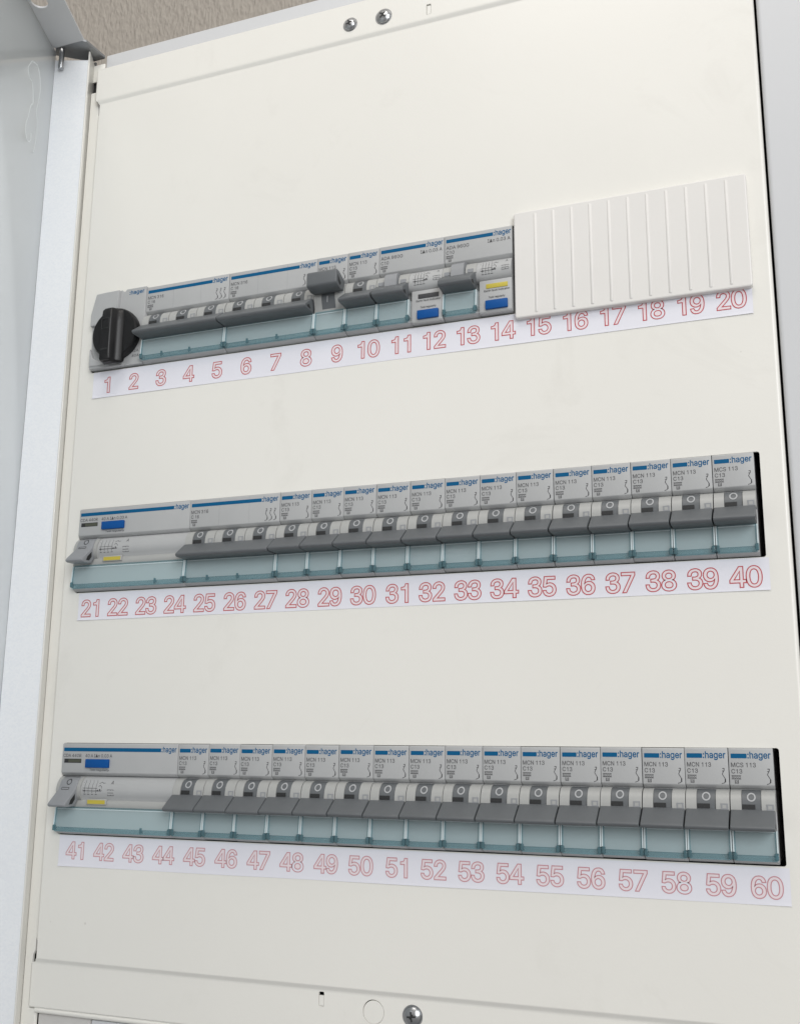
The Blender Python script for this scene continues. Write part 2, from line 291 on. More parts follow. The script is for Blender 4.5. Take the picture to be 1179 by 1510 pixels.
    'e': (404, ['212,-8 185,-7 161,-2 138,6 117,16 98,30 82,46 68,64 56,85 46,108 40,132 35,159 34,187 35,215 39,242 46,267 55,290 67,311 81,329 97,346 115,359 135,370 157,378 180,383 205,384 221,384 236,382 251,379 266,374 280,368 294,361 307,351 319,341 331,329 341,315 350,299 357,282 363,263 368,242 370,219 371,194 371,169 96,169 97,157 100,139 104,122 110,106 118,92 128,80 139,70 151,61 165,55 179,50 195,47 212,46 224,47 234,48 244,50 254,53 263,56 271,61 278,66 285,73 292,80 297,88 302,96 306,105 365,91 360,77 353,63 345,51 335,39 324,29 311,19 298,11 283,4 266,-1 249,-5 231,-7', '309,221 309,220 307,237 303,254 298,269 291,282 283,294 273,305 263,314 250,321 237,326 222,329 205,330 189,329 173,326 159,321 146,313 135,304 125,294 116,282 109,270 103,256 99,241 97,226 97,221']),
    'f': (254, ['228,379 228,327 6,327 6,379', '81,0 81,432 82,447 84,461 89,474 96,486 104,496 113,505 124,513 135,519 148,524 161,527 174,529 187,530 197,530 207,529 215,528 222,527 229,525 234,524 239,522 243,521 227,468 215,472 211,473 206,473 200,474 195,474 182,473 171,470 162,466 154,460 149,452 145,443 142,431 142,419 142,0']),
    'g': (425, ['207,-151 187,-150 168,-148 150,-144 134,-140 119,-134 105,-127 93,-119 82,-110 73,-101 64,-91 57,-80 51,-69 101,-41 106,-47 110,-53 116,-59 122,-66 128,-72 136,-78 145,-83 154,-88 165,-92 178,-95 192,-97 207,-97 229,-96 249,-92 267,-85 282,-75 295,-62 304,-47 310,-28 311,-6 311,68 306,68 302,62 298,56 293,49 287,41 280,34 272,28 263,21 252,16 241,11 227,8 212,5 195,5 173,6 152,10 132,17 113,27 95,39 80,53 67,71 55,90 46,112 39,136 35,163 34,191 35,220 39,246 46,271 55,293 66,314 80,332 95,347 112,361 131,371 152,378 173,383 196,384 213,384 228,382 242,378 253,373 264,367 273,360 281,353 288,346 294,338 299,331 304,325 308,319 313,319 313,379 372,379 372,-9 371,-32 367,-54 360,-73 350,-90 338,-104 324,-117 308,-127 291,-136 271,-142 251,-147 229,-150', '205,59 222,60 237,63 251,68 264,75 275,84 285,95 293,107 300,121 305,137 309,154 312,172 312,193 312,212 309,231 305,248 300,264 293,278 285,291 275,303 264,312 251,320 237,325 222,329 205,330 188,329 172,325 158,320 145,312 134,302 124,290 115,277 109,262 103,246 99,229 97,212 96,193 97,173 99,155 103,138 109,123 116,108 124,96 134,85 145,76 158,68 172,63 188,60']),
    'i': (167, ['53,0 53,379 114,379 114,0', '84,443 75,444 67,446 60,449 54,455 48,461 44,468 42,475 41,483 42,491 44,499 48,506 54,512 60,517 67,521 75,523 84,524 92,523 100,521 107,517 114,512 119,506 123,499 126,491 126,483 126,475 123,468 119,461 114,455 107,449 100,446 92,444']),
    'l': (189, ['139,-2 119,-1 101,3 86,10 74,20 65,33 58,47 54,65 53,84 53,509 114,509 114,99 114,87 115,77 117,68 120,62 124,58 130,54 137,53 146,52 160,53 170,54 181,3 162,-1 156,-2 151,-2 145,-2']),
    'n': (410, ['114,227 114,0 53,0 53,379 112,379 112,287 102,287 112,312 124,332 137,349 152,362 169,372 187,379 207,383 227,384 246,383 264,380 280,376 295,369 309,360 321,349 332,336 341,321 348,304 353,285 356,264 357,240 357,0 296,0 296,235 295,256 290,275 283,291 273,304 260,315 246,323 229,328 210,329 197,328 184,326 172,322 161,317 150,311 141,303 133,293 126,283 121,271 117,257 114,243']),
    'o': (415, ['207,-8 182,-7 159,-2 137,6 117,16 98,30 82,46 68,64 56,85 46,108 40,133 36,159 34,187 36,216 40,243 46,268 56,291 68,312 82,330 98,346 117,360 137,371 159,378 182,383 207,384 233,383 256,378 278,371 299,360 317,346 333,330 347,312 359,291 369,268 376,243 380,216 381,187 380,159 376,133 369,108 359,85 347,64 333,46 317,30 299,16 278,6 256,-2 233,-7', '207,46 226,48 242,51 257,57 270,66 282,76 292,89 300,102 307,117 312,134 316,151 318,169 319,187 318,206 316,224 312,242 307,258 300,274 292,287 282,300 270,310 257,319 242,325 226,329 207,330 189,329 173,325 158,319 145,310 134,300 124,287 115,274 108,258 103,242 99,224 97,206 96,187 97,169 99,151 103,134 108,117 115,102 124,89 134,76 145,66 158,57 173,51 189,48']),
    'r': (259, ['53,0 53,379 112,379 112,321 122,335 130,347 140,358 152,367 166,375 181,380 196,384 213,385 229,384 243,384 243,322 230,324 224,325 219,325 213,326 207,326 194,325 182,323 170,319 159,315 149,309 140,301 132,293 126,284 121,273 117,262 114,250 114,237 114,0']),
    's': (365, ['182,-8 163,-7 145,-5 128,-2 112,3 98,10 84,18 72,27 62,38 53,50 45,63 40,78 36,94 94,107 99,92 105,79 114,69 124,60 136,54 150,49 165,46 181,45 200,46 217,50 232,55 244,62 255,71 262,81 267,91 268,103 267,112 265,121 260,129 254,136 246,142 237,147 225,151 212,155 149,170 125,177 104,186 87,196 72,208 61,222 53,237 48,255 47,274 48,290 51,305 57,319 65,332 75,343 87,354 100,363 115,370 131,377 149,381 167,384 187,384 206,384 223,381 239,378 254,372 267,366 279,358 290,349 299,339 307,328 314,316 319,303 324,290 268,277 264,288 258,298 251,307 243,316 232,323 219,328 205,331 187,333 171,332 156,329 143,324 131,317 121,308 114,299 110,289 109,277 110,267 112,258 117,250 124,243 133,237 144,232 157,227 172,223 229,209 254,202 275,194 292,183 306,171 317,158 325,142 330,125 331,107 330,90 326,75 321,61 312,47 302,35 290,24 276,15 260,6 242,0 223,-5 203,-7']),
    't': (227, ['204,379 204,327 6,327 6,379', '65,471 126,471 126,98 127,86 128,76 132,68 136,61 142,56 150,53 159,51 170,50 185,51 202,54 213,2 208,0 203,-1 198,-2 192,-3 186,-3 180,-4 174,-4 168,-4 145,-3 125,2 107,10 92,21 80,35 72,52 67,71 65,93']),
    'u': (410, ['182,-5 164,-4 146,-1 130,4 115,11 101,20 89,31 78,44 69,59 62,76 57,95 54,116 53,139 53,379 114,379 114,144 115,123 119,105 127,89 137,75 150,64 164,56 181,52 200,50 213,51 226,53 238,57 249,62 259,69 268,77 276,86 283,97 289,109 293,122 295,137 296,153 296,379 357,379 357,0 298,0 298,92 307,92 297,67 286,47 272,30 257,17 240,7 222,0 203,-4']),
    'y': (389, ['47,-139 61,-86 71,-87 80,-89 88,-90 96,-90 104,-89 111,-87 118,-84 124,-80 130,-74 136,-67 141,-58 146,-48 151,-36 163,-1 17,379 84,379 165,155 171,138 177,121 182,104 187,87 191,70 196,53 201,37 206,21 184,21 188,37 193,53 198,70 202,87 207,104 212,121 218,138 224,155 305,379 371,379 204,-58 198,-72 191,-85 184,-97 177,-107 168,-116 159,-124 150,-130 139,-136 128,-140 117,-143 104,-145 91,-145 84,-145 77,-145 71,-144 65,-143 59,-142 54,-141 51,-140']),
    'k': (381, ['110,137 110,212 121,212 284,379 360,379 184,199 177,199', '53,0 53,509 114,509 114,0', '294,0 148,186 191,229 372,0']),
    ':': (188, ['95,-4 86,-4 78,-1 70,3 63,9 57,16 53,24 50,32 50,41 50,50 53,59 57,66 63,73 70,79 78,83 86,86 95,87 104,86 113,83 121,79 128,73 134,66 138,59 140,50 141,41 140,32 138,24 134,16 128,9 121,3 113,-1 104,-4', '95,271 86,272 78,274 70,278 63,284 57,291 53,299 50,307 50,316 50,325 53,334 57,342 63,349 70,354 78,359 86,361 95,362 104,361 113,359 121,354 128,349 134,342 138,334 140,325 141,316 140,307 138,299 134,291 128,284 121,278 113,274 104,272']),
    '.': (188, ['95,-4 86,-4 78,-1 70,3 63,9 57,16 53,24 50,32 50,41 50,50 53,59 57,66 63,73 70,79 78,83 86,86 95,87 104,86 113,83 121,79 128,73 134,66 138,59 140,50 141,41 140,32 138,24 134,16 128,9 121,3 113,-1 104,-4']),
    'Δ': (474, ['16,0 203,509 271,509 457,0', '105,57 369,57 239,426 235,426']),
}

def offset_loop(L, d):
    """move a closed outline (x, z) inwards by d"""
    n, R = len(L), []
    A = sum(L[i][0] * L[(i + 1) % n][1] - L[(i + 1) % n][0] * L[i][1] for i in range(n))
    s = 1 if A > 0 else -1
    for i in range(n):
        p, q, r = Vector(L[i - 1]), Vector(L[i]), Vector(L[(i + 1) % n])
        e1, e2 = (q - p).normalized(), (r - q).normalized()
        n1, n2 = Vector((-e1.y, e1.x)) * s, Vector((-e2.y, e2.x)) * s
        m = n1 + n2
        m = m / max(.3, m.dot(n1) or 1) if m.length > 1e-6 else n1
        R.append((q.x + m.x * d, q.y + m.y * d))
    return R

def loop_area(L):
    return sum(L[i][0] * L[(i + 1) % len(L)][1] - L[(i + 1) % len(L)][0] * L[i][1] for i in range(len(L))) / 2

def inside(p, L):
    c = False
    for (xa, ya), (xb, yb) in zip(L, L[1:] + L[:1]):
        if (ya > p[1]) != (yb > p[1]) and p[0] < (xb - xa) * (p[1] - ya) / (yb - ya) + xa:
            c = not c
    return c

def glyph(ch):
    """solids of one letter: [(outline, [holes])] in units of the cap height"""
    if ch in glyph.cache:
        return glyph.cache[ch]
    adv, cs = GLYPHS[ch]
    loops = [[(int(a) / 509, int(b) / 509) for a, b in (q.split(',') for q in c.split())] for c in cs]
    ar = [loop_area(L) for L in loops]
    s = max(ar, key=abs)
    sol = [(L, []) for L, a in zip(loops, ar) if a * s > 0]
    for L, a in zip(loops, ar):
        if a * s < 0:
            for o, hs in sol:
                if inside(L[0], o):
                    hs.append(L)
                    break
    glyph.cache[ch] = (adv / 509, sol)
    return glyph.cache[ch]
glyph.cache = {}

def text_shape(s, offset=0.0, spacing=1.0, ring=0.0):
    """vertices (x, z) and faces of a line of text with cap height 1; ring > 0 gives outlines of that width only"""
    key = (s, offset, spacing, ring)
    if key in text_shape.cache:
        return text_shape.cache[key]
    vs, fs, x = [], [], 0
    for ch in s:
        if ch == ' ':
            x += .32 * spacing
            continue
        adv, sol = glyph(ch)
        for o, hs in sol:
            if ring:
                for L, sg in [(o, 1)] + [(h, -1) for h in hs]:
                    A, B = offset_loop(L, sg * (-offset - ring / 2)), offset_loop(L, sg * (-offset + ring / 2))
                    n, k = len(L), len(vs)
                    vs += [(px + x, pz) for px, pz in A + B]
                    fs += [(k + i, k + (i + 1) % n, k + n + (i + 1) % n, k + n + i) for i in range(n)]
            else:
                polys = [offset_loop(o, -offset)] + [offset_loop(h, offset) for h in hs]
                k = len(vs)
                vs += [(px + x, pz) for q in polys for px, pz in q]
                fs += [tuple(i + k for i in t) for t in tessellate_polygon([[Vector((px, pz, 0)) for px, pz in q] for q in polys])]
        x += adv * spacing
    text_shape.cache[key] = (vs, fs)
    return vs, fs
text_shape.cache = {}
CAP = 1.0

class MB:
    def __init__(self):
        self.v, self.f, self.mi, self.mats = [], [], [], []
        self.cur = 0
    def use(self, m):
        if m not in self.mats:
            self.mats.append(m)
        self.cur = self.mats.index(m)
        return self
    def add(self, vs, fs):
        o = len(self.v)
        self.v += [tuple(v) for v in vs]
        self.f += [tuple(i + o for i in f) for f in fs]
        self.mi += [self.cur] * len(fs)
        return self
    def box(self, x0, x1, y0, y1, z0, z1):
        return self.add([(x0, y0, z0), (x1, y0, z0), (x1, y1, z0), (x0, y1, z0), (x0, y0, z1), (x1, y0, z1), (x1, y1, z1), (x0, y1, z1)],
                        [(0, 1, 5, 4), (1, 2, 6, 5), (2, 3, 7, 6), (3, 0, 4, 7), (4, 5, 6, 7), (3, 2, 1, 0)])
    def prism_x(self, prof, x0, x1):                 # prof: (y, z), any order
        n = len(prof)
        vs = [(x0, y, z) for y, z in prof] + [(x1, y, z) for y, z in prof]
        fs = [(i, (i + 1) % n, n + (i + 1) % n, n + i) for i in range(n)] + [tuple(range(n))[::-1], tuple(range(n, 2 * n))]
        return self.add(vs, fs)
    def prism(self, pts, a, b):                      # pts: 3D outline a side, offset by vector a -> b
        n = len(pts)
        vs = [tuple(Vector(p) + Vector(a)) for p in pts] + [tuple(Vector(p) + Vector(b)) for p in pts]
        fs = [(i, (i + 1) % n, n + (i + 1) % n, n + i) for i in range(n)] + [tuple(range(n))[::-1], tuple(range(n, 2 * n))]
        return self.add(vs, fs)
    def lathe_y(self, cx, cz, prof, seg=48):         # prof: (r, y) front to back
        vs, fs = [], []
        for r, y in prof:
            vs += [(cx + r * math.cos(2 * math.pi * i / seg), y, cz + r * math.sin(2 * math.pi * i / seg)) for i in range(seg)]
        for k in range(len(prof) - 1):
            for i in range(seg):
                j = (i + 1) % seg
                fs.append((k * seg + i, k * seg + j, (k + 1) * seg + j, (k + 1) * seg + i))
        if prof[0][0] > .01:
            fs.append(tuple(range(seg))[::-1])
        if prof[-1][0] > .01:
            fs.append(tuple(range((len(prof) - 1) * seg, len(prof) * seg)))
        return self.add(vs, fs)
    def ring_y(self, cx, cz, r0, r1, y0, y1, seg=28):
        vs, fs = [], []
        for r, y in ((r0, y1), (r0, y0), (r1, y0), (r1, y1)):
            vs += [(cx + r * math.cos(2 * math.pi * i / seg), y, cz + r * math.sin(2 * math.pi * i / seg)) for i in range(seg)]
        for k in range(3):
            for i in range(seg):
                j = (i + 1) % seg
                fs.append((k * seg + i, k * seg + j, (k + 1) * seg + j, (k + 1) * seg + i))
        return self.add(vs, fs)
    def plate(self, outer, holes, y0, y1, b=.3, to=None):
        """sheet with rounded front rims; outlines are (x, z) lists; to maps (x, y, z) elsewhere"""
        off = offset_loop
        to = to or (lambda x, y, z: (x, y, z))
        loops = [outer] + list(holes)
        lay = [(b, y0), (b * .3, y0 + b * .3), (0, y0 + b), (0, y1)]
        rings = []
        for li, L in enumerate(loops):
            sg = 1 if li == 0 else -1
            rr = []
            for d, y in lay:
                Q = off(L, d * sg)
                rr.append([to(x, y, z) for x, z in Q])
            rings.append((rr, [off(L, d * sg) for d, y in lay]))
        for rr, _ in rings:
            n = len(rr[0])
            vs = sum(rr, [])
            fs = []
            for k in range(3):
                for i in range(n):
                    j = (i + 1) % n
                    fs.append((k * n + i, k * n + j, (k + 1) * n + j, (k + 1) * n + i))
            self.add(vs, fs)
        for idx in (0, 3):
            polys = [[Vector((x, z, 0)) for x, z in fl[idx]] for _, fl in rings]
            flat = [p for poly in polys for p in poly]
            tr = tessellate_polygon(polys)
            yy = lay[idx][1]
            self.add([to(p.x, yy, p.y) for p in flat], [tuple(t) for t in tr])
        return self
    def text(self, s, x, z, h, y=-.05, w=None, offset=.014, align='l', sx=1, spacing=1.0, tf=None, ring=0.0):
        vs, fs = text_shape(s, offset, spacing, ring)
        rv = text_shape(s, 0, spacing)[0]
        a, b = min(v[0] for v in rv), max(v[0] for v in rv)
        k = h / CAP
        kx = k * sx if w is None else w / (b - a)
        x0 = {'l': x, 'c': x - (b - a) * kx / 2, 'r': x - (b - a) * kx}[align]
        pts = [(x0 + (v[0] - a) * kx, z + v[1] * k) for v in vs]
        if tf:
            return self.add([tf(px, pz) for px, pz in pts], fs)
        return self.add([(px, y, pz) for px, pz in pts], fs)
    def quad(self, x0, x1, z0, z1, y=-.05):
        return self.add([(x0, y, z0), (x1, y, z0), (x1, y, z1), (x0, y, z1)], [(0, 1, 2, 3)])
    def line(self, pts, w=.25, y=-.05, fy=None):     # thin printed line through (x, z) points
        for (xa, za), (xb, zb) in zip(pts, pts[1:]):
            d = Vector((xb - xa, zb - za))
            if d.length < 1e-6:
                continue
            nn = Vector((-d.y, d.x)).normalized() * (w / 2)
            q = [(xa + nn.x, za + nn.y), (xb + nn.x, zb + nn.y), (xb - nn.x, zb - nn.y), (xa - nn.x, za - nn.y)]
            g = fy or (lambda z: y)
            self.add([(px, g(pz), pz) for px, pz in q], [(0, 1, 2, 3)])
        return self
    def tube(self, pts, r, seg=8, closed=False):
        n, vs, fs = len(pts), [], []
        for i, p in enumerate(pts):
            p = Vector(p)
            a = Vector(pts[i - 1] if i else pts[0])
            b = Vector(pts[min(i + 1, n - 1)])
            d = (b - a).normalized()
            u = d.cross(Vector((.3, .9, .2))).normalized()
            v = d.cross(u)
            vs += [tuple(p + (u * math.cos(2 * math.pi * k / seg) + v * math.sin(2 * math.pi * k / seg)) * r) for k in range(seg)]
        for i in range(n - 1):
            for k in range(seg):
                j = (k + 1) % seg
                fs.append((i * seg + k, i * seg + j, (i + 1) * seg + j, (i + 1) * seg + k))
        fs += [tuple(range(seg))[::-1], tuple(range((n - 1) * seg, n * seg))]
        return self.add(vs, fs)
    def build(self, name, m=None, parent=None, bevel=0, seg=2, angle=38):
        me = bpy.data.meshes.new(name)
        bm = bmesh.new()
        vv = [bm.verts.new(v) for v in self.v]
        for f, k in zip(self.f, self.mi):
            try:
                bf = bm.faces.new([vv[i] for i in f])
                bf.material_index = k
            except ValueError:
                pass
        bmesh.ops.recalc_face_normals(bm, faces=bm.faces)
        if bevel:
            es = [e for e in bm.edges if len(e.link_faces) == 2 and e.calc_face_angle(0) > math.radians(28)]
            bmesh.ops.bevel(bm, geom=es, offset=bevel, segments=seg, profile=.5, affect='EDGES', clamp_overlap=True)
        bmesh.ops.scale(bm, vec=(K, K, K), verts=bm.verts)
        bm.to_mesh(me)
        bm.free()
        for p in me.polygons:
            p.use_smooth = True
        me.set_sharp_from_angle(angle=math.radians(angle))
        for q in (self.mats or [m]):
            me.materials.append(q)
        o = bpy.data.objects.new(name, me)
        COL.objects.link(o)
        if parent:
            o.parent = parent
        return o

def thing(name, label, cat, loc=(0, 0, 0), group=None):
    o = bpy.data.objects.new(name, None)
    o.empty_display_size = .01
    COL.objects.link(o)
    o.location = Vector(loc) * K
    tag(o, label, cat, group)
    return o

def tag(o, label, cat, group=None):
    o['label'], o['category'] = label, cat
    if group:
        o['group'] = group
    return o

def copy_tree(o, parent=None):
    c = o.copy()
    COL.objects.link(c)
    c.parent = parent
    for ch in list(o.children):
        copy_tree(ch, c)
    return c

def round_rect(x0, x1, z0, z1, r, seg=5):
    L = []
    for cx, cz, a in ((x1 - r, z1 - r, 0), (x0 + r, z1 - r, 90), (x0 + r, z0 + r, 180), (x1 - r, z0 + r, 270)):
        for i in range(seg + 1):
            t = math.radians(a + 90 * i / seg)
            L.append((cx + r * math.cos(t), cz + r * math.sin(t)))
    return L

# ------------------------------------------------------------------ the wall behind
w = MB().box(-1500, 1500, 90, 100, -900, 1500).build('wall', M['wall'])
w['kind'] = 'structure'

# ------------------------------------------------------------------ the cabinet
cab = thing('electrical_cabinet', 'white metal electrical cabinet with its door swung open and three breaker rows', 'electrical cabinet', (0, 0, 0))

# dark inside: five sheets behind the cover
MB().box(-12, 366, 74, 76, -300, 300).box(-12, -10.5, 9, 74, -300, 300).box(364.5, 366, 9, 74, -300, 300) \
    .box(-12, 366, 9, 74, 288, 290).build('interior', M['void'], cab)

# right side frame, a folded profile with a rounded inner edge
prof = []
for i in range(7):
    t = math.radians(180 + 90 * i / 6)
    prof.append((363.9 + 2 * math.cos(t), 2.2 + 2 * math.sin(t)))
pts = [(361.9, 40)] + prof + [(430, .2), (430, 40)]
MB().prism([(x, y, 0) for x, y in pts], (0, 0, -320), (0, 0, 330)).build('side_frame', M['frame'], cab, angle=60)

# frame along the top and the left
MB().box(-11.5, 362.6, 6, 60, 287, 308.5).build('top_frame', M['frame'], cab, bevel=.8, seg=3)
lf = MB()
lf.plate([(-18.1, -300), (-8.9, -300), (-8.9, -231.5), (-13.2, -231.5), (-13.2, -206.5), (-11.8, -204), (-11.8, -199), (-10.2, -197), (-10.2, 264), (-11.4, 266), (-11.4, 282), (-18.1, 282)], [], 2.4, 4, .6)
lf.box(-10.9, -9.9, 3.2, 9, -195, 262)
lf.build('left_frame', M['paint'], cab)
MB().box(-20, -11, 4.2, 5.4, 290.5, 302).build('corner_gusset', M['paint'], cab, bevel=.4)
MB().box(-19.5, -10.5, 6.2, 7, 262, 291).build('corner_slot_shade', M['void'], cab)  # black sheet painted as the shade inside the frame's slot
MB().box(-21.5, -18.4, 7.5, 60, -320, 296).build('side_wall', M['void'], cab, bevel=.2)  # blackened so the gap beside the door lip looks shaded
# rail and lower covers under the panel
rl = []
for i in range(9):
    t = math.radians(90 + 180 * i / 8)
    rl.append((2.6 + 1.4 * math.cos(t), -232.0 + 1.4 * math.sin(t)))
MB().prism_x(rl + [(12, -233.4), (12, -230.6)], -9, 361).build('bottom_rail', M['paint'], cab)
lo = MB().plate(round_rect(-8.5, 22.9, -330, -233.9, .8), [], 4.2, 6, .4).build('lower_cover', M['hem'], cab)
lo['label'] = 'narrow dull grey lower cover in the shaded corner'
MB().plate(round_rect(24.1, 361, -330, -233.9, .8), [], 3.4, 6, .4).build('lower_cover', M['frame'], cab)

# ---- cover panel with its three openings
HZ = (22.75, -22.75)
# outline: the strips at the top and the bottom reach out a little farther on the left
outer = [(361.2, -230), (361.2, 293.6), (-10.9, 293.6), (-11.6, 292.8), (-11.3, 273.5), (-9.0, 270.6), (-9.0, 262), (-9.0, -199), (-7.6, -201), (-7.6, -205.5), (-9.4, -209), (-9.4, -229.3), (-8.8, -230)]
outer = outer[::-1]
ap_top = round_rect(-1.5, 350.4, P - 23.15, P + 22.75, 1.1)
ap_mid = round_rect(-1.5, 350.4, -23.15, 22.75, 1.1)
ap_low = round_rect(-1.5, 350.4, -P - 23.1, -P + 22.75, 1.1)

def main_part():
    m = MB()
    zt, zb = 270.7, -207.3
    m.plate([(-9.0, zb), (359.1, zb), (359.1, zt), (-9.0, zt)], [ap_low, ap_mid, ap_top], 0, 1.4, .001)
    # fold down the right edge, rounded
    L = []
    for i in range(9):
        t = math.radians(270 + 90 * i / 8)
        L.append((359.1 + 1.7 * math.cos(t), 1.7 + 1.7 * math.sin(t)))
    L += [(360.8, 12), (359.8, 12), (359.1, 1.4)]
    m.prism([(x, y, 0) for x, y in L], (0, 0, -230), (0, 0, 293.6))
    # fold along the left edge
    L = []
    for i in range(7):
        t = math.radians(270 - 90 * i / 6)
        L.append((-9.0 + .8 * math.cos(t), .8 + .8 * math.sin(t)))
    L += [(-9.8, 2.2), (-9.0, 2.2)]
    m.prism([(x, y, 0) for x, y in L], (0, 0, -199), (0, 0, 262))
    # pressed groove, then the strip, then the folded outer rim: profiles along x
    def strip(z0, sg, wide, holes, q):
        g = [(0, z0), (.04 * q, z0 + sg * .35), (.2 * q, z0 + sg * .7), (.8 * q, z0 + sg * 1.9), (.96 * q, z0 + sg * 2.4), (1.0 * q, z0 + sg * 3.0)]
        yf = q
        xs = (-9.0, 359.1)
        x0s = [-9.0, -9.2, -9.6, -10.2, -wide, -wide]
        vs, fs = [], []
        for (y, z), xa in zip(g, x0s):
            vs += [(xa, y, z), (xs[1], y, z)]
        for k in range(len(g) - 1):
            fs.append((2 * k, 2 * k + 1, 2 * k + 3, 2 * k + 2))
        m.add(vs, fs)
        zt_ = z0 + sg * 22.9
        za, zc = min(z0 + sg * 3.0, zt_), max(z0 + sg * 3.0, zt_)
        out = [(-wide, za), (xs[1], za), (xs[1], zc), (-wide, zc)]
        m.plate(out, holes, yf, yf + 1.2, .001)
        m.prism([(-wide, yf, 0), (-wide - .6, yf + .3, 0), (-wide - .8, yf + .9, 0), (-wide - .8, 5, 0), (-wide, 5, 0)], (0, 0, za), (0, 0, zc))
        r = [(yf, zt_), (yf + .25, zt_ + sg * .6), (yf + .85, zt_ + sg * .85), (6, zt_ + sg * .85), (6, zt_), (yf + 1.2, zt_)]
        m.prism_x(r, -wide, 359.1)
    def slot(cx, cz):
        return round_rect(cx - 1.35, cx + 1.35, cz - 3.1, cz + 3.1, .5, 3)
    strip(zt, 1, 11.2, [slot(199.8, 278.6)], -1.1)
    strip(zb, -1, 12.2, [slot(148.7, -213.4), [(174.1 + 5.1 * math.cos(a * math.pi / 20), -216.6 + 5.1 * math.sin(a * math.pi / 20)) for a in range(40)]], 1.2)
    return m
cover = main_part().build('cover_panel', M['paint'], cab, angle=50)

# pressed slots and the knock-out circle of the cover
MB().plate(round_rect(198.7, 200.9, 275.75, 280.9, .4, 3), [], -.95, .5, .2).build('pressed_slot', M['paint'], cover)
MB().plate(round_rect(147.55, 149.85, -216.3, -211.9, .3, 3), [], 1.3, 2.5, .15).build('pressed_slot', M['paint'], cover)
MB().plate([(174.1 + 4.85 * math.cos(a * math.pi / 20), -216.75 + 4.85 * math.sin(a * math.pi / 20)) for a in range(40)], [], 1.3, 2.5, .15).build('knockout_disc', M['paint'], cover)

def screw(x, z, r, tilt, dy):
    s = MB().use(M['steel']).lathe_y(x, z, [(.01, -2.3), (r * .35, -2.25), (r * .7, -1.85), (r * .93, -1.1), (r, -.35), (r, -.2)], 36)
    o = s.build('screw', None, cover, angle=30)
    o.location.y = dy * K
    c, q = math.cos(tilt), math.sin(tilt)
    k = MB()
    for a in (0, math.pi / 2, math.pi / 4):
        dx, dz = math.cos(a + tilt), math.sin(a + tilt)
        L = r * (.5 if a != math.pi / 4 else .3)
        wv = r * .09
        p = [(x + dx * L - dz * wv, 0, z + dz * L + dx * wv), (x - dx * L - dz * wv, 0, z - dz * L + dx * wv),
             (x - dx * L + dz * wv, 0, z - dz * L - dx * wv), (x + dx * L + dz * wv, 0, z + dz * L - dx * wv)]
        k.prism(p, (0, -2.36 + .001 * a, 0), (0, -1.4, 0))
    k.build('screw_recess', M['slot'], o)
    MB().ring_y(x, z, r * .98, r * 1.16, -.38, -.2, 36).build('washer', M['steel'], o)
screw(154.6, 281.2, 3.6, .3, -.85)
screw(174.2, 280.9, 4.1, .8, -.85)
screw(192.6, -216.6, 4.0, .1, 1.4)

# ------------------------------------------------------------------ the door, standing open on the left
P0, DU, DN = Vector((-35.4, -11, 0)), Vector((.338, -.941, 0)), Vector((.941, .338, 0))
def D(s, t, z):
    return tuple(P0 + DU * s + DN * t + Vector((0, 0, z)))
def dbox(m, s0, s1, t0, t1, z0, z1):
    return m.prism([D(s0, t0, z0), D(s1, t0, z0), D(s1, t1, z0), D(s0, t1, z0)], (0, 0, 0), (0, 0, z1 - z0))
door = dbox(MB(), -.8, 390, -1.4, 0, -300, 306.2).build('door', M['door'], cab, bevel=.3)
door['label'] = 'glossy white cabinet door standing open'
dbox(MB(), -1.0, 0, 0.02, 20, -300, 300).build('hinge_flange', M['galv'], door)['label'] = 'galvanised strip along the hinge side of the door'
lp = MB()
pl = [D(0.2, 20.02, -300), D(-10.4, 20.02, -300), D(-10.4, 20.02, 303.0), D(-1.6, 20.02, 305.6), D(.2, 20.02, 305.9)]
lp.prism(pl, (0, 0, 0), tuple(DN * .9)).build('door_lip', M['lip'], door, bevel=.25)
# top flange with a round hole; the sheet is laid in (s, t) and lifted to z
hole = [(45 + 4.6 * math.cos(a * math.pi / 18), 6.2 + 4.6 * math.sin(a * math.pi / 18)) for a in range(36)]
MB().plate([(4.4, .02), (390, .02), (390, 20.8), (11.5, 20.8), (9.4, 14), (5.6, 4)], [hole], 305.0, 306.1, .25,
           to=lambda x, y, z: D(x, z, y)).build('top_flange', M['frame'], door)
# hinge plate and pin
br = [(-34.3, -13), (-31.5, -14.5), (-14.8, -13.8), (-12.6, -11.5), (-11.6, 5.0), (-12.4, 5.9), (-21.5, 5.9), (-38.5, -7.5)]
MB().prism([(x, y, 0) for x, y in br], (0, 0, 306.4), (0, 0, 308.0)).build('hinge_plate', M['bracket'], cab, bevel=.4)
MB().box(-44, -19.5, 6.4, 7.6, 284, 306.3).build('hinge_bracket_web', M['bracket'], cab)
pin = MB().prism([(-30 + 1.55 * math.cos(a * math.pi / 12), -11.9 + 1.55 * math.sin(a * math.pi / 12), 0) for a in range(24)], (0, 0, 292.5), (0, 0, 306.4))
pin.build('hinge_pin', M['steel'], cab, bevel=.35)
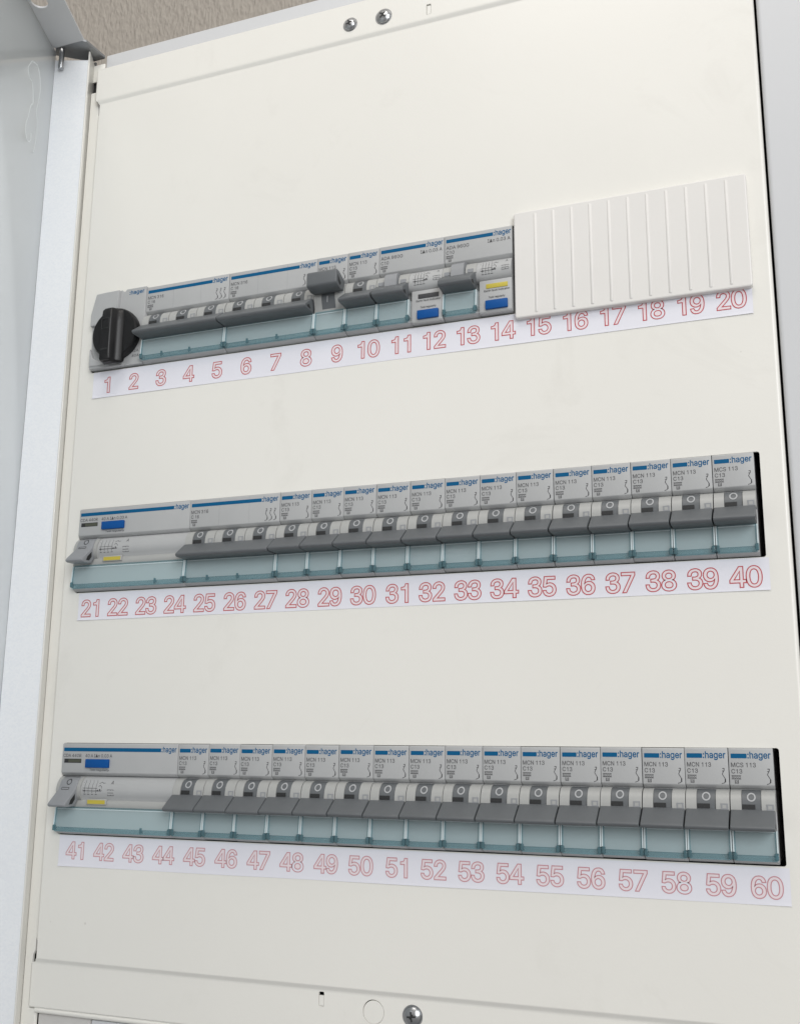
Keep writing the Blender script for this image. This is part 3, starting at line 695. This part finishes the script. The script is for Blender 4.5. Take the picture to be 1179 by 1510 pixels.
# beads of clear sealant smeared on the door
bd = MB()
def smooth(L, n=6):
    R = []
    for i in range(len(L) - 1):
        p0, p1, p2, p3 = (L[max(i - 1, 0)], L[i], L[i + 1], L[min(i + 2, len(L) - 1)])
        for k in range(n):
            t = k / n
            R.append(tuple(.5 * (2 * b + (c - a) * t + (2 * a - 5 * b + 4 * c - d) * t * t + (3 * b - a - 3 * c + d) * t ** 3) for a, b, c, d in zip(p0, p1, p2, p3)))
    return R + [L[-1]]
for L in ([(31.9, 277.3), (24.5, 278.9), (19.0, 271.9), (18.8, 263.1), (21.0, 252.8), (18.6, 247.2), (18.3, 237.8), (20.6, 226.4)],
          [(32.8, 276.6), (37.6, 268.9), (34.5, 264.9), (30.1, 264.4), (26.8, 254.3), (29.3, 251.0), (31.7, 242.5)],
          [(31.7, 242.5), (34.1, 234.1), (30.7, 228.5), (25.9, 230.6), (25.9, 235.7)]):
    bd.tube([D(s, -.82, z) for s, z in smooth(L)], 1.0)
bd.build('sealant_bead', M['door'], door)

# ------------------------------------------------------------------ modular devices
W = 17.46                                            # one module
X0 = -1.1                                            # left end of every row
LY = -1.2                                            # front of the name plates
G = .13

def drumy(z):                                        # front of the bulging middle zone at height z
    T = [(6.1, .6), (5.2, -1.6), (4, -2.7), (2, -3.8), (0, -4.3), (-1.5, -4.3), (-3.4, -3.7), (-5.2, -2.5)]
    for (za, ya), (zb, yb) in zip(T, T[1:]):
        if zb <= z <= za:
            return ya + (yb - ya) * (za - z) / (za - zb)
    return -3.4
TOPPROF = [(40, 22.6), (-.7, 22.6), (LY, 22.1), (LY, 8.0), (-.9, 7.6), (.9, 6.3)]
BULGE = [(.6, 6.1), (-1.6, 5.2), (-2.7, 4), (-3.8, 2), (-4.3, 0), (-4.3, -1.5), (-3.7, -3.4), (-2.5, -5.2)]
BOTTOM = [(-1.2, -9.6), (-1.2, -20.2), (-2.9, -20.9), (-2.8, -21.4), (-.5, -22.5), (40, -22.5)]
TOGGLE = [(-3.0, -1.0), (-5.6, -1.8), (-12.8, -7.1), (-13.5, -7.7), (-13.3, -8.6), (-12.4, -9.2), (-3.0, -9.4)]

def curved(m, prof, x0, x1):
    return m.prism_x(prof, x0, x1)

def flap(root, x0, x1, joints=(), tabs=()):
    """hinged clear terminal cover between x0 and x1: front sheet, side fins, hinge band and corner tabs"""
    f = MB().use(M['clear'])
    a, b = x0 + .75, x1 - .75
    f.prism_x([(-2.7, -9.4), (-3.5, -9.4), (-4.3, -18.9), (-3.5, -18.9)], a, b)
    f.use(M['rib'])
    f.prism_x([(-3.5, -9.9), (-3.62, -9.85), (-3.64, -10.1), (-3.5, -10.1)], a + .4, b - .4)  # highlight under the flap's top edge, painted as a thin pale strip
    f.use(M['clearedge'])
    f.prism_x([(-2.9, -9.0), (-3.75, -8.9), (-3.72, -9.5), (-2.9, -9.5)], a, b)
    for q in (a, b - .4):
        f.prism_x([(-1.0, -9.5), (-3.85, -9.5), (-4.65, -19.0), (-1.0, -19.6)], q, q + .4)
    for q in joints:
        f.prism_x([(-3.0, -9.5), (-3.66, -9.5), (-4.46, -19.0), (-3.6, -19)], q - .12, q + .12)
    o = f.build('terminal_flap', None, root, angle=25)
    for q in (x0 + .13, x1 - .68):
        MB().use(M['rib']).prism_x([(-1.1, -9.5), (-4.0, -9.5), (-4.75, -17.8), (-1.1, -19.0)], q, q + .55).build('dividing_rib', None, root)  # pale colour imitates the glints between neighbouring flaps
    h = MB().use(M['clearedge'])
    h.prism_x([(-3.2, -18.95), (-4.5, -18.95), (-4.8, -19.6), (-4.6, -21.1), (-3.3, -21.3)], a, b)
    h.build('flap_hinge', None, o, bevel=.15)
    for q in (a - .5, b - .7):
        MB().use(M['cleartab']).box(q - .15, q + 1.35, -5.2, -3.3, -20.7, -18.0).build('hinge_tab', None, o, bevel=.25)
    for q in tabs:
        t = MB().use(M['cleartab'])
        t.box(q - .5, q + .5, -5.0, -4.4, -20.6, -18.0)
        t.box(q + .5, q + 1.3, -4.8, -4.4, -20.4, -19.2)
        t.build('joint_clip', None, o, bevel=.15)
    return o

def symbol_switch(m, x, z):                          # small contact symbol on the name plate
    m.line([(x - .1, z), (x + .7, z + .1), (x + .5, z - 1.0), (x - .2, z - .9)], .3, LY - .05)
    m.line([(x + .4, z - .9), (x - .2, z - 2.2), (x + 1.0, z - 4.2), (x + .6, z - 5.6)], .28, LY - .05)
    m.line([(x + .6, z - 5.6), (x - .6, z - 6.0)], .28, LY - .05)
    m.line([(x + .9, z - 4.0), (x + .9, z - 5.4)], .45, LY - .05)

def rating(m, x, z):                                 # boxed rating under the type
    m.quad(x, x + 3.7, z - 1.55, z - 1.25, LY - .05)
    m.quad(x, x + 3.7, z - .25, z, LY - .05)
    m.text('6000', x + .15, z - 1.2, .95, LY - .06, w=3.4)
    m.quad(x + 1.2, x + 1.5, z - 3.1, z - 1.8, LY - .05)
    m.quad(x + 2.4, x + 2.7, z - 3.1, z - 1.8, LY - .05)
    m.quad(x + 1.2, x + 2.7, z - 3.2, z - 2.95, LY - .05)
    m.text('3', x + 1.95, z - 2.8, .9, LY - .06, align='c')

def brand(root, x0, xb, x1, parent):
    """blue bar from x0 to xb and the maker's word mark after it"""
    m = MB().use(M['blueink'])
    m.add([(x, LY - .05, z) for x, z in round_rect(x0, xb, 18.5, 20.35, .25, 3)], [tuple(range(16))])
    m.text(':hager', xb + .35, 18.5, 2.6, LY - .05, w=x1 - xb - .45, offset=.03)
    m.build('brand_print', None, parent)

def drum(root, x, off=True, pale=False):
    """rocker drum between two light cheeks; x is the left edge of its module"""
    d = MB().use(M['mid'] if pale else M['dark'])
    pr = [(y - .45, z) for y, z in [(1.6, 6.0), (-.9, 5.3), (-2.2, 4.2), (-3.2, 2.4), (-3.7, .5), (-3.8, -2.2)]] + [(5, -2.2), (5, 6.0)]
    d.prism_x(pr, x + 4.5, x + 11.9)
    o = d.build('rocker', None, root, angle=50)
    k = MB().use(M['lightink'])
    if off:
        seg = 26
        vs, fs = [], []
        for r in (1.15, 1.7):
            for i in range(seg):
                a = 2 * math.pi * i / seg
                xx, zz = x + 8.2 + r * math.cos(a), 3.3 + r * math.sin(a)
                T = [(6.0, 1.05), (5.3, -1.45), (4.2, -2.75), (2.4, -3.75), (.5, -4.25), (-2.2, -4.35)]
                yy = -4.3
                for (za, ya), (zb, yb) in zip(T, T[1:]):
                    if zb <= zz <= za:
                        yy = ya + (yb - ya) * (za - zz) / (za - zb)
                vs.append((xx, yy - .06, zz))
        for i in range(seg):
            j = (i + 1) % seg
            fs.append((i, j, seg + j, seg + i))
        k.add(vs, fs)
        k.use(M['slot'])
        k.add([(x + 4.7, -4.4, .5), (x + 9.6, -4.4, .5), (x + 9.6, -4.5, -1.3), (x + 4.7, -4.5, -1.3)], [(0, 1, 2, 3)])
    else:
        k.use(M['lightink'])
        k.add([(x + 7.6, -4.75, -1.0), (x + 8.1, -4.75, -1.0), (x + 8.1, -4.75, -4.6), (x + 7.6, -4.75, -4.6)], [(0, 1, 2, 3)])
    k.build('rocker_mark', None, o)
    # light cheeks of the housing with the little window
    c = MB().use(M['pale'])
    zlow = -2.2 if off else -8.7
    ch = [(5, 6.0), (.3, 6.0), (-1.9, 5.2), (-3.1, 4.1), (-4.2, 2.2), (-4.75, 0), (-4.8, -.9)] + ([(-4.8, -2.2)] if off else [(-4.6, -2.6), (-4.0, -4.6), (-3.4, -6.4), (-3.3, -8.7)]) + [(5, zlow)]
    c.prism_x(ch, x + G + .05, x + 4.4)
    c.prism_x(ch, x + 12.0, x + W - G - .05)
    co = c.build('cheek', None, root, angle=50)
    p = MB().use(M['mid'])
    p.box(x + 13.9, x + 16.6, -4.95, -4.5, -1.7 if off else -.6, .7 if off else 1.2)
    p.use(M['pale'])
    p.box(x + 14.5, x + 16.0, -5.0, -4.6, -1.2 if off else -.2, .15 if off else .65)
    p.build('contact_window', None, co)

def toggle_bar(root, x0, x1, mt, prof=TOGGLE, n=1, bev=.45):
    t = MB().use(mt)
    t.prism_x(prof, x0 + .15, x1 - .35)
    o = t.build('toggle', None, root, bevel=bev, seg=3)
    k = MB().use(M['slot'])                          # recess in the right end of the handle
    k.add([(x1 - .28, y, z) for y, z in [(-9.0, -6.2), (-11.6, -7.6), (-10.4, -8.3), (-7.2, -8.2)]], [(0, 1, 2, 3)])
    k.build('toggle_recess', None, o)
    return o

def housing(root, n, bottom=True, bulge=None, flat=None):
    """n modules wide body: name plate block, middle zone and the base with its lower lip"""
    wide = n * W
    m = MB().use(M['grey'])
    m.prism_x(TOPPROF + [(40, 6.3)], G, wide - G)
    o = m.build('housing', None, root, bevel=.22)
    return o

def single(kind, on=False):
    root = thing('circuit_breaker', '', 'circuit breaker')
    h = housing(root, 1)
    b = MB().use(M['grey'])
    b.prism_x([(40, 6.2), (1.2, 6.2), (.4, 0), (.4, -9.4)] + BOTTOM, G, W - G)
    b.build('base', None, root, bevel=.15)
    brand(root, .95, 7.2, 16.5, h)
    m = MB().use(M['ink'])
    m.text(kind, .95, 15.0, 1.75, LY - .05, w=9.6)
    m.text('C13', .95, 12.5, 1.7, LY - .05, w=4.2)
    rating(m, .9, 11.7)
    symbol_switch(m, 15.0, 14.3)
    m.build('printed_text', None, h)
    drum(root, 0, off=not on)
    if on:
        t = MB().use(M['dark'])
        t.prism_x([(-4, 2.2), (-4.8, .2), (-9, -.4), (-13.4, .9), (-14.2, 1.8), (-14.0, 8.2), (-13.2, 9.0), (-10.4, 8.8), (-5.2, 6.6), (-3, 6.0)], .3, W - .45)
        o = t.build('toggle', None, root, bevel=.6, seg=3)
        k = MB().use(M['slot'])
        k.add([(W - .36, y, z) for y, z in [(-8.5, 3), (-12.5, 6.5), (-12, 3.0), (-9.6, 1.2)]], [(0, 1, 2, 3)])
        k.build('toggle_recess', None, o)
        lowd = MB().use(M['dark'])
        lowd.prism_x([(5, .5), (-4.35, .5), (-4.45, -2.4), (-4.0, -4.6), (-3.4, -6.4), (-3.0, -8.2), (5, -8.2)], 4.5, 11.9)
        lowd.build('rocker', None, root, angle=50)
        MB().use(M['pale']).prism_x([(3, -7.6), (-3.2, -7.6), (-3.3, -9.2), (3, -9.2)], G, W - G).build('sill', None, root)
    else:
        toggle_bar(root, 0, W, M['dark'])
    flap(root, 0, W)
    return root

def triple():
    root = thing('three_pole_breaker', '', 'three-pole breaker')
    n = 3
    h = housing(root, n)
    b = MB().use(M['grey'])
    b.prism_x([(40, 6.2), (1.2, 6.2), (.4, 0), (.4, -9.4)] + BOTTOM, G, n * W - G)
    b.build('base', None, root, bevel=.15)
    brand(root, 1.0, 42.0, 51.4, h)
    m = MB().use(M['ink'])
    m.text('MCN 316', 1.0, 15.0, 1.75, LY - .05, w=10.0)
    m.text('C 16', 1.0, 12.5, 1.7, LY - .05, w=4.6)
    rating(m, .9, 11.7)
    for q in (44.6, 47.0, 49.4):
        symbol_switch(m, q, 14.6)
    m.build('printed_text', None, h)
    for i in range(n):
        drum(root, i * W)
    toggle_bar(root, 0, n * W, M['dark'])
    s = MB().use(M['mid'])
    for i in (1, 2):
        s.box(i * W - .05, i * W + .05, LY - .02, LY + .3, 8.2, 22.0)
    for i in (1, 2):
        s.box(i * W - .06, i * W + .06, -1.5, -1.0, -20, -9.6)
    s.build('pole_seam', None, root)
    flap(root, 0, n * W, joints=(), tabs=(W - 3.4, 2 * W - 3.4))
    return root

def diagram(m, x, z, fy, k=1.0):
    """printed wiring diagram on the bulging zone"""
    g = lambda zz: fy(zz) - .07
    for i in range(4):
        q = x + i * 2.3 * k
        m.line([(q, z), (q + .5, z - 1.2)], .22, fy=g)
        for a in range(5):
            m.line([(q + .3, z - 1.4 - a * 1.0), (q + .3, z - 2.3 - a * 1.0)], .24, fy=g)
        m.line([(q - .3, z - 6.9), (q + .9, z - 6.9)], .3, fy=g)
    m.line([(x - .8, z - 3.9), (x + 8.0 * k, z - 3.9)], .22, fy=g)
    m.line([(x - .8, z - 4.8), (x - .8, z - 1.0)], .24, fy=g)
    m.line([(x - .8, z - 5.2), (x + 10.6 * k, z - 5.2)], .28, fy=g)
    m.line([(x + 8.6 * k, z - 1.6), (x + 10.2 * k, z - .8), (x + 11 * k, z - 1.4), (x + 12.2 * k, z - 1.2)], .24, fy=g)
    m.line([(x + 8.6 * k, z - 3.0), (x + 9.5 * k, z - 2.4), (x + 10.6 * k, z - 3.2), (x + 10.6 * k, z - 5.0)], .24, fy=g)
    for px, pz in ((x + .3, z - 5.2), (x + 8.2 * k, z - 5.0), (x + 9.6 * k, z - 4.6)):
        m.line([(px - .4, pz), (px + .4, pz)], .8, fy=g)

def rcd(spring):
    root = thing('residual_current_device', '', 'residual current device')
    n = 4
    wide = n * W
    h = housing(root, n)
    b = MB().use(M['grey'])
    b.prism_x([(40, 6.1)] + BULGE + [(-2.5, -5.4), (1, -5.5), (40, -5.5)], G, wide - G)
    b.build('bulging_body', None, root, angle=60)
    b = MB().use(M['pale'])
    b.prism_x([(10, -5.3), (-3.0, -5.3), (-3.5, -5.6), (-3.6, -8.7), (-3.2, -9.2), (10, -9.2)], G, wide - G)
    b.build('sill', None, root, angle=60)
    b = MB().use(M['grey'])
    b.prism_x([(40, -9.3)] + BOTTOM, G, wide - G)
    b.build('base', None, root, bevel=.15)
    brand(root, 1.0, 60.0, 69.0, h)
    m = MB().use(M['ink'])
    m.text('CDA 440R', .9, 15.6, 1.6, LY - .05, w=11.2)
    m.text('40 A I\u0394n 0.03 A', 14.6, 15.6, 1.6, LY - .05, w=16.4)
    m.build('printed_text', None, h)
    m = MB().use(M['darkink'])
    m.text('Test regularly', 17.6, 8.9, .95, LY - .05, w=12.0, offset=.02)
    m.build('printed_text', None, h)
    i = MB().use(M['slot']).box(1.6, 12.2, LY - .08, LY + .3, 12.7, 14.8).build('fault_indicator', None, h)
    MB().use(M['olive']).box(4.2, 12.0, LY - .12, LY + .2, 12.95, 14.55).build('indicator_flag', None, i)
    MB().use(M['blue']).box(15.6, 29.6, LY - 1.5, LY + .5, 10.4, 14.7).build('test_button', None, h, bevel=.35)
    g = MB().use(M['ink'])
    diagram(g, 17.4, 4.3, drumy)
    g.text('A', 33.0, 2.5, 1.7, tf=lambda px, pz: (px, drumy(pz) - .07, pz))
    for q in (0, 1.5, 2.8):
        g.line([(31.6, -.2 - q), (35.2, -.2 - q)], .24, fy=lambda z: drumy(z) - .07)
    for q in (31.6, 33.4, 35.2):
        g.line([(q, -.2), (q, -3.0)], .24, fy=lambda z: drumy(z) - .07)
    g.build('wiring_diagram', None, root)
    y = MB().use(M['pale']).box(19.4, 31.4, -4.6, -3.3, -7.6, -4.7).build('indicator_frame', None, root, bevel=.25)
    MB().use(M['yellow']).box(20.2, 30.7, -4.75, -4.0, -7.2, -5.3).build('yellow_flag', None, y)
    # side toggle: shell behind, rocker and a long handle
    s = MB().use(M['pale'])
    s.prism_x([(4, 6.0), (.2, 6.0), (-2.4, 5.2), (-3.8, 3.8), (-4.9, 1.6), (-5.3, -.6), (-5.0, -3.2), (-3.6, -5.6), (4, -5.6)], 1.0, 15.6)
    s.build('toggle_surround', None, root, angle=60)
    t = MB().use(M['mid'])
    t.prism_x([(1, 6.0), (-1.4, 5.9), (-4.4, 4.2), (-5.6, 1.6), (-6.4, -.4), (-13.4, -6.6), (-14.2, -7.6), (-13.8, -8.4), (-12.6, -8.8), (-6.0, -8.6), (-3.4, -5.4), (-2.0, -3), (0, 0)], 3.1, 13.6)
    o = t.build('toggle', None, root, bevel=.4, seg=3)
    k = MB().use(M['darkink'])
    f = lambda z: -1.4 - 3.0 * (5.9 - z) / 1.7 if z > 4.2 else -4.4 - 1.2 * (4.2 - z) / 2.6
    seg = 24
    vs = []
    for r in (1.1, 1.55):
        for q in range(seg):
            a = 2 * math.pi * q / seg
            xx, zz = 8.6 + r * math.cos(a), 3.3 + r * .95 * math.sin(a)
            vs.append((xx, f(zz) - .1, zz))
    k.add(vs, [(q, (q + 1) % seg, seg + (q + 1) % seg, seg + q) for q in range(seg)])
    k.line([(3.6, 5.75), (13.2, 5.75)], .3, y=-2.1)
    k.line([(5.2, .6), (9.6, .6), (9.6, -.4), (5.2, -.4), (5.2, .6)], .22, fy=lambda z: -6.35 + .4 * (z - .0) / 1.0 if z > 0 else -6.75)
    k.build('toggle_mark', None, o)
    k = MB().use(M['slot'])
    k.add([(13.66, y, z) for y, z in [(-6.4, -2.4), (-9.6, -5.4), (-10.6, -7.6), (-8.0, -7.4), (-6.2, -5.2)]], [(0, 1, 2, 3, 4)])
    k.build('toggle_recess', None, o)
    MB().use(M['slot']).box(15.7, 16.9, -3.6, -2.6, -.4, 1.6).build('catch', None, root, bevel=.2)
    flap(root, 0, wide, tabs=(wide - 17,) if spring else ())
    return root

def rcbo(tripped):
    """two-module breaker: toggle and flap on the left half, indicator and test button on the right half"""
    root = thing('residual_current_breaker', '', 'residual current breaker')
    wide = 2 * W
    h = housing(root, 2)
    b = MB().use(M['grey'])
    b.prism_x([(40, 6.1)] + BULGE + [(40, -5.2)], G + 12.6, wide - G)
    b.build('bulging_body', None, root, angle=60)
    b = MB().use(M['grey'])
    b.prism_x([(40, 6.2), (1.2, 6.2), (.4, 0), (.4, -9.4)] + BOTTOM, G, W + 1.0)
    b.prism_x([(40, -5.3), (-2.6, -5.3), (-3.4, -5.6), (-3.6, -21.6), (-3.0, -22.5), (40, -22.5)], W + 1.2, wide - G)
    b.build('base', None, root, bevel=.2)
    brand(root, 1.0, 25.2, 34.3, h)
    m = MB().use(M['ink'])
    m.text('ADA 960G', 1.0, 15.0, 1.75, LY - .05, w=11.8)
    m.text('C10', 1.0, 12.4, 1.7, LY - .05, w=4.2)
    rating(m, .9, 11.6)
    m.text('I\u0394n 0.03 A', 33.8, 15.2, 1.75, LY - .05, w=11.4, align='r')
    m.build('printed_text', None, h)
    # rocker that stands proud, and cheeks
    c = MB().use(M['pale'])
    ch = [(5, 6.0), (.3, 6.0), (-1.9, 5.2), (-3.1, 4.1), (-4.2, 2.2), (-4.75, 0), (-4.8, -.9), (5, -.9)]
    c.prism_x(ch, G, 5.0)
    c.prism_x(ch, 12.0, W)
    co = c.build('cheek', None, root, angle=50)
    p = MB().use(M['mid'])
    p.box(1.2, 4.2, -5.0, -4.5, -.6, 1.2).box(13.2, 16.0, -5.0, -4.5, -.6, 1.2)
    p.build('contact_window', None, co)
    d = MB().use(M['mid'])
    d.prism_x([(2, 6.1), (-1.9, 6.1), (-4.6, 5.2), (-6.2, 3.4), (-6.8, 1), (-7.2, -2.6), (2, -2.6)], 5.2, 11.7)
    d.build('rocker', None, root, angle=50)
    toggle_bar(root, 0, W, M['dark'], [(-3.0, -.8), (-6.2, -1.4), (-11.2, -5.0), (-12.2, -5.8), (-12.4, -7.8), (-11.4, -8.7), (-3.0, -9.4)])
    g = MB().use(M['ink'])
    diagram(g, W + 2.8, 4.4, drumy, .66)
    g.text('A', W + 14.4, 3.1, 1.3, tf=lambda px, pz: (px, drumy(pz) - .07, pz))
    for q in (0, 1.2, 2.2):
        g.line([(W + 12.7, .8 - q), (W + 16.2, .8 - q)], .22, fy=lambda z: drumy(z) - .07)
    for q in (12.7, 14.4, 16.2):
        g.line([(W + q, .8), (W + q, -1.4)], .22, fy=lambda z: drumy(z) - .07)
    g.build('wiring_diagram', None, root)
    i = MB().use(M['darkink'] if not tripped else M['yellow']).box(W + 4.6, W + 15.4, -3.75, -3.0, -9.9, -7.6)
    i.build('fault_indicator', None, root, bevel=.1)
    q = MB().use(M['darkink'])
    q.text('Earth fault indicator', W + 3.6, -11.5, .95, -3.62, w=12.8)
    q.build('printed_text', None, root)
    q = MB().use(M['darkink'])
    q.text('Test regularly', W + 5.8, -15.0, .95, -3.68, w=8.2)
    q.build('printed_text', None, root)
    MB().use(M['blue']).box(W + 4.4, W + 15.4, -5.0, -3.2, -20.9, -16.4).build('test_button', None, root, bevel=.35)
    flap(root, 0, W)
    return root

def rotary():
    """two-module switch with a big black knob"""
    root = thing('rotary_switch', 'grey switch with a big black turning knob at the left end of the top row', 'rotary switch', (X0, 0, P))
    wide = 2 * W
    b = MB().use(M['grey'])
    out = [(G, 10.5), (3.2, 22.4), (19.0, 22.9), (20.0, 21.9), (21.0, 21.9), (22, 23.0), (wide - G, 23.0), (wide - G, -22.3), (23.0, -22.3), (21.8, -20.8), (19.8, -20.6), (19.0, -21.2), (G + .6, -21.2)]
    b.plate(out[::-1], [], -2.2, 30, .35)
    o = b.build('housing', None, root)
    m = MB().use(M['grey'])                          # raised shoulder round the knob and the foot below it
    sh = [(.3, 3.0), (.3, 10.0), (3.2, 21.8), (10, 22.2), (18.4, 22.3)] + [(18.6 + 15.7 * math.cos(math.radians(a)), -4.2 + 15.7 * math.sin(math.radians(a))) for a in range(92, 154, 6)]
    m.plate(sh[::-1], [], -4.4, -2.1, .5)
    ft = [(.9, -10.5), (3.2, -16), (7.5, -18.2), (19.2, -18.6), (19.2, -21.0), (.9, -21.0)]
    m.plate(ft, [], -4.2, -2.1, .6)
    m.build('raised_collar', None, o)
    MB().use(M['grey']).prism_x([(-2.0, -20.6), (-3.6, -20.9), (-3.4, -22.2), (8, -22.6), (8, -20.6)], .9, wide - 12).build('foot_rail', None, o, bevel=.2)
    t = MB().use(M['blueink']).text(':hager', 24.0, 19.4, 2.2, -2.26, w=9.6, offset=.03)
    t.build('brand_print', None, o)
    t = MB().use(M['ink'])
    t.text('HA402A', 22.6, -15.0, 1.5, -2.26, w=9.6)
    t.text('40A', 28.0, -18.0, 1.5, -2.26, w=4.6)
    t.build('printed_text', None, o)
    MB().use(M['slot']).lathe_y(21.6, -18.6, [(.01, -2.5), (1.2, -2.5), (1.45, -2.2)], 20).build('locking_hole', None, o)
    k = MB().use(M['black'])
    cx, cz = 18.6, -4.2
    k.lathe_y(cx, cz, [(13.9, -7.0), (14.5, -6.4), (14.7, -4.2), (14.4, -2.3)], 64)
    o = k.build('knob', None, root, angle=40)
    g = MB().use(M['black'])
    sec = [(-6.4, -6.3), (-5.3, -8.6), (-5.0, -11.6), (-4.4, -12.4), (1.2, -12.6), (2.0, -12.0), (2.6, -9.8), (3.8, -8.2), (6.2, -7.2), (6.6, -6.3)]
    vs, fs, n = [], [], len(sec)
    for z, kx, ky in ((14.0, .55, .2), (13.2, .8, .75), (11.5, .95, .95), (6, 1, 1), (-12, 1, 1), (-16.4, 1, 1), (-17.2, .96, .94), (-17.8, .86, .6)):
        vs += [(cx + x * kx, -6.3 + (y + 6.3) * ky, cz + z) for x, y in sec]
    for q in range(7):
        fs += [(q * n + i, q * n + (i + 1) % n, (q + 1) * n + (i + 1) % n, (q + 1) * n + i) for i in range(n)]
    fs += [tuple(range(n)), tuple(range(7 * n, 8 * n))]
    g.add(vs, fs)
    gb = g.build('knob_grip', None, o)
    q = MB().use(M['slot'])
    q.plate(round_rect(cx - 4.2, cx + .9, cz + .6, cz + 6.8, .3, 3), [round_rect(cx - 3.8, cx + .5, cz + 1.0, cz + 6.4, .3, 3)], -12.75, -12.3, .05)
    q.box(cx - 4.0, cx + .4, -12.7, -12.3, cz - 11.6, cz - 10.6)
    q.box(cx - 3.0, cx + 1.6, -10.6, -8.4, cz - 18.0, cz - 17.6)
    q.build('grip_window', None, gb)
    return root

# ---- top row
rotary()
tri = triple()
TRI = 'three-pole breakers with one long toggle'
SIN = 'single-pole breakers with grey toggles'
def place(o, col, zc, label, group):
    o.location = Vector((X0 + col * W + random.uniform(-.04, .04), random.uniform(-.14, .1), zc + random.uniform(-.1, .1))) * K
    o.rotation_euler = (random.uniform(-.003, .003), random.uniform(-.002, .002), 0)
    for ch in o.children:
        if ch.name.startswith('toggle') and 'surround' not in ch.name:
            ch.rotation_euler.x = random.uniform(-.012, .012)
    o['label'], o['group'] = label, group
place(tri, 2, P, 'three-pole breaker right beside the black rotary knob, above red 3, 4 and 5', TRI)
place(copy_tree(tri), 5, P, 'three-pole breaker between another one and the raised toggle, above red 6, 7 and 8', TRI)
place(copy_tree(tri), 4, 0, 'three-pole breaker in the middle row, above red 25, 26 and 27', TRI)
up = single('MCN 113', on=True)
place(up, 8, P, 'breaker whose dark toggle is flipped up, the only one switched on', SIN)
sng = single('MCN 113')
place(sng, 9, P, 'single-pole breaker in the top row with its toggle down, above red 10', SIN)
RC = 'residual current breakers with a blue button'
a = rcbo(False)
place(a, 10, P, 'two-module breaker with a black indicator bar above its blue button', RC)
a = rcbo(True)
place(a, 12, P, 'two-module breaker with a yellow indicator bar, beside the ribbed blanking plate', RC)

# ---- middle and bottom rows
RD = 'wide residual current devices at the row starts'
r1 = rcd(True)
place(r1, 0, 0, 'wide residual current device starting the middle row, above red 21 to 24', RD)
place(copy_tree(r1), 0, -P, 'wide residual current device starting the bottom row, above red 41 to 44', RD)
for i in range(12):
    place(copy_tree(sng), 7 + i, 0, 'grey single-pole breaker of the middle row, right above the red number %d' % (28 + i), SIN)
mcs = single('MCS 113')
place(mcs, 19, 0, 'last breaker at the right end of the middle row, marked MCS 113, above red 40', SIN)
for i in range(15):
    place(copy_tree(sng), 4 + i, -P, 'grey single-pole breaker of the bottom row, right above the red number %d' % (45 + i), SIN)
place(copy_tree(mcs), 19, -P, 'last breaker at the right end of the bottom row, marked MCS 113, above red 60', SIN)

# ---- ribbed blanking plate over the free places of the top row
bl = MB().plate(round_rect(244.6, 352.4, P - 27.0, P + 27.6, 1.4), [], -3.2, -.05, .7)
bo = bl.build('blanking_plate', M['blank'])
tag(bo, 'ivory ribbed plastic plate covering the free places at the right of the top row', 'blanking plate')
rb = MB()
for i in range(11):
    x = 255.2 + 8.84 * i
    z0, z1 = P - 25.0, P + 25.6
    rb.prism([(x - .85, -3.15, 0), (x - .35, -3.52, 0), (x + .35, -3.52, 0), (x + .85, -3.15, 0)], (0, 0, z0), (0, 0, z1))
rb.build('ribs', M['blank'], bo, bevel=.2)

# ---- paper strips with the outlined red numbers
def strip(first, xl, xr, ztl, ztr, zbl, zbr, x0, zc, slope, h, label, y=-.12, wx=1.0):
    m = MB().use(M['paper'])
    n, rng, vs = 60, random.Random(first), []
    ph = [rng.uniform(0, 6.28) for _ in range(3)]
    for i in range(n + 1):                           # the lower edge of the paper lifts a little
        t = i / n
        x, zb, zt = xl + (xr - xl) * t, zbl + (zbr - zbl) * t, ztl + (ztr - ztl) * t
        lift = .10 + .07 * math.sin(9 * t + ph[0]) + .04 * math.sin(23 * t + ph[1]) + .5 * max(0, t - .93) / .07 * .5 + .3 * max(0, .04 - t) / .04
        zb += .05 * math.sin(17 * t + ph[2])
        for a, b in ((y, zt), (y, zb + 1.6), (y - lift * .35, zb + .8), (y - lift, zb), (y - lift + .1, zb), (-.02, zt)):
            vs.append((x, a, b))
    m.add(vs, [(6 * i + k, 6 * i + k + 1, 6 * i + k + 7, 6 * i + k + 6) for i in range(n) for k in range(4)])
    o = m.build('number_strip', None)
    tag(o, label, 'number strip', 'paper number strips under the breaker rows')
    for i in range(20):
        s = str(first + i)
        xc, z = x0 + 17.5 * (i + .5), zc + slope * (i + 1) - h / 2
        h_ = h * .95
        k = MB().use(M['palered'] if first == 41 else M['red'])
        k.text(s, xc, z + .2, h_, y - .10, align='c', offset=.026, sx=wx, spacing=.87, ring=.05)
        k.use(M['pink'])
        k.text(s, xc, z + .2, h_, y - .05, align='c', offset=.016, sx=wx, spacing=.87)
        q = k.build('printed_number', None, o)
        q['label'] = 'red outlined number ' + s
    return o
strip(1, .8, 351.8, P - 23.4, P - 23.4, 85.8, 85.6, 1.62, P - 31.48, .034, 8.9, 'white paper strip with red outlined numbers 1 to 20 under the top row')
strip(21, 1.5, 351.4, -23.5, -23.4, -37.9, -37.2, .5, -31.65, .024, 8.9, 'white paper strip with red outlined numbers 21 to 40 under the middle row')
strip(41, .2, 351.4, -P - 23.3, -P - 23.6, -162.7, -162.1, 1.37, -P - 30.5, -.036, 8.3, 'pale paper strip with red outlined numbers 41 to 60 under the bottom row')
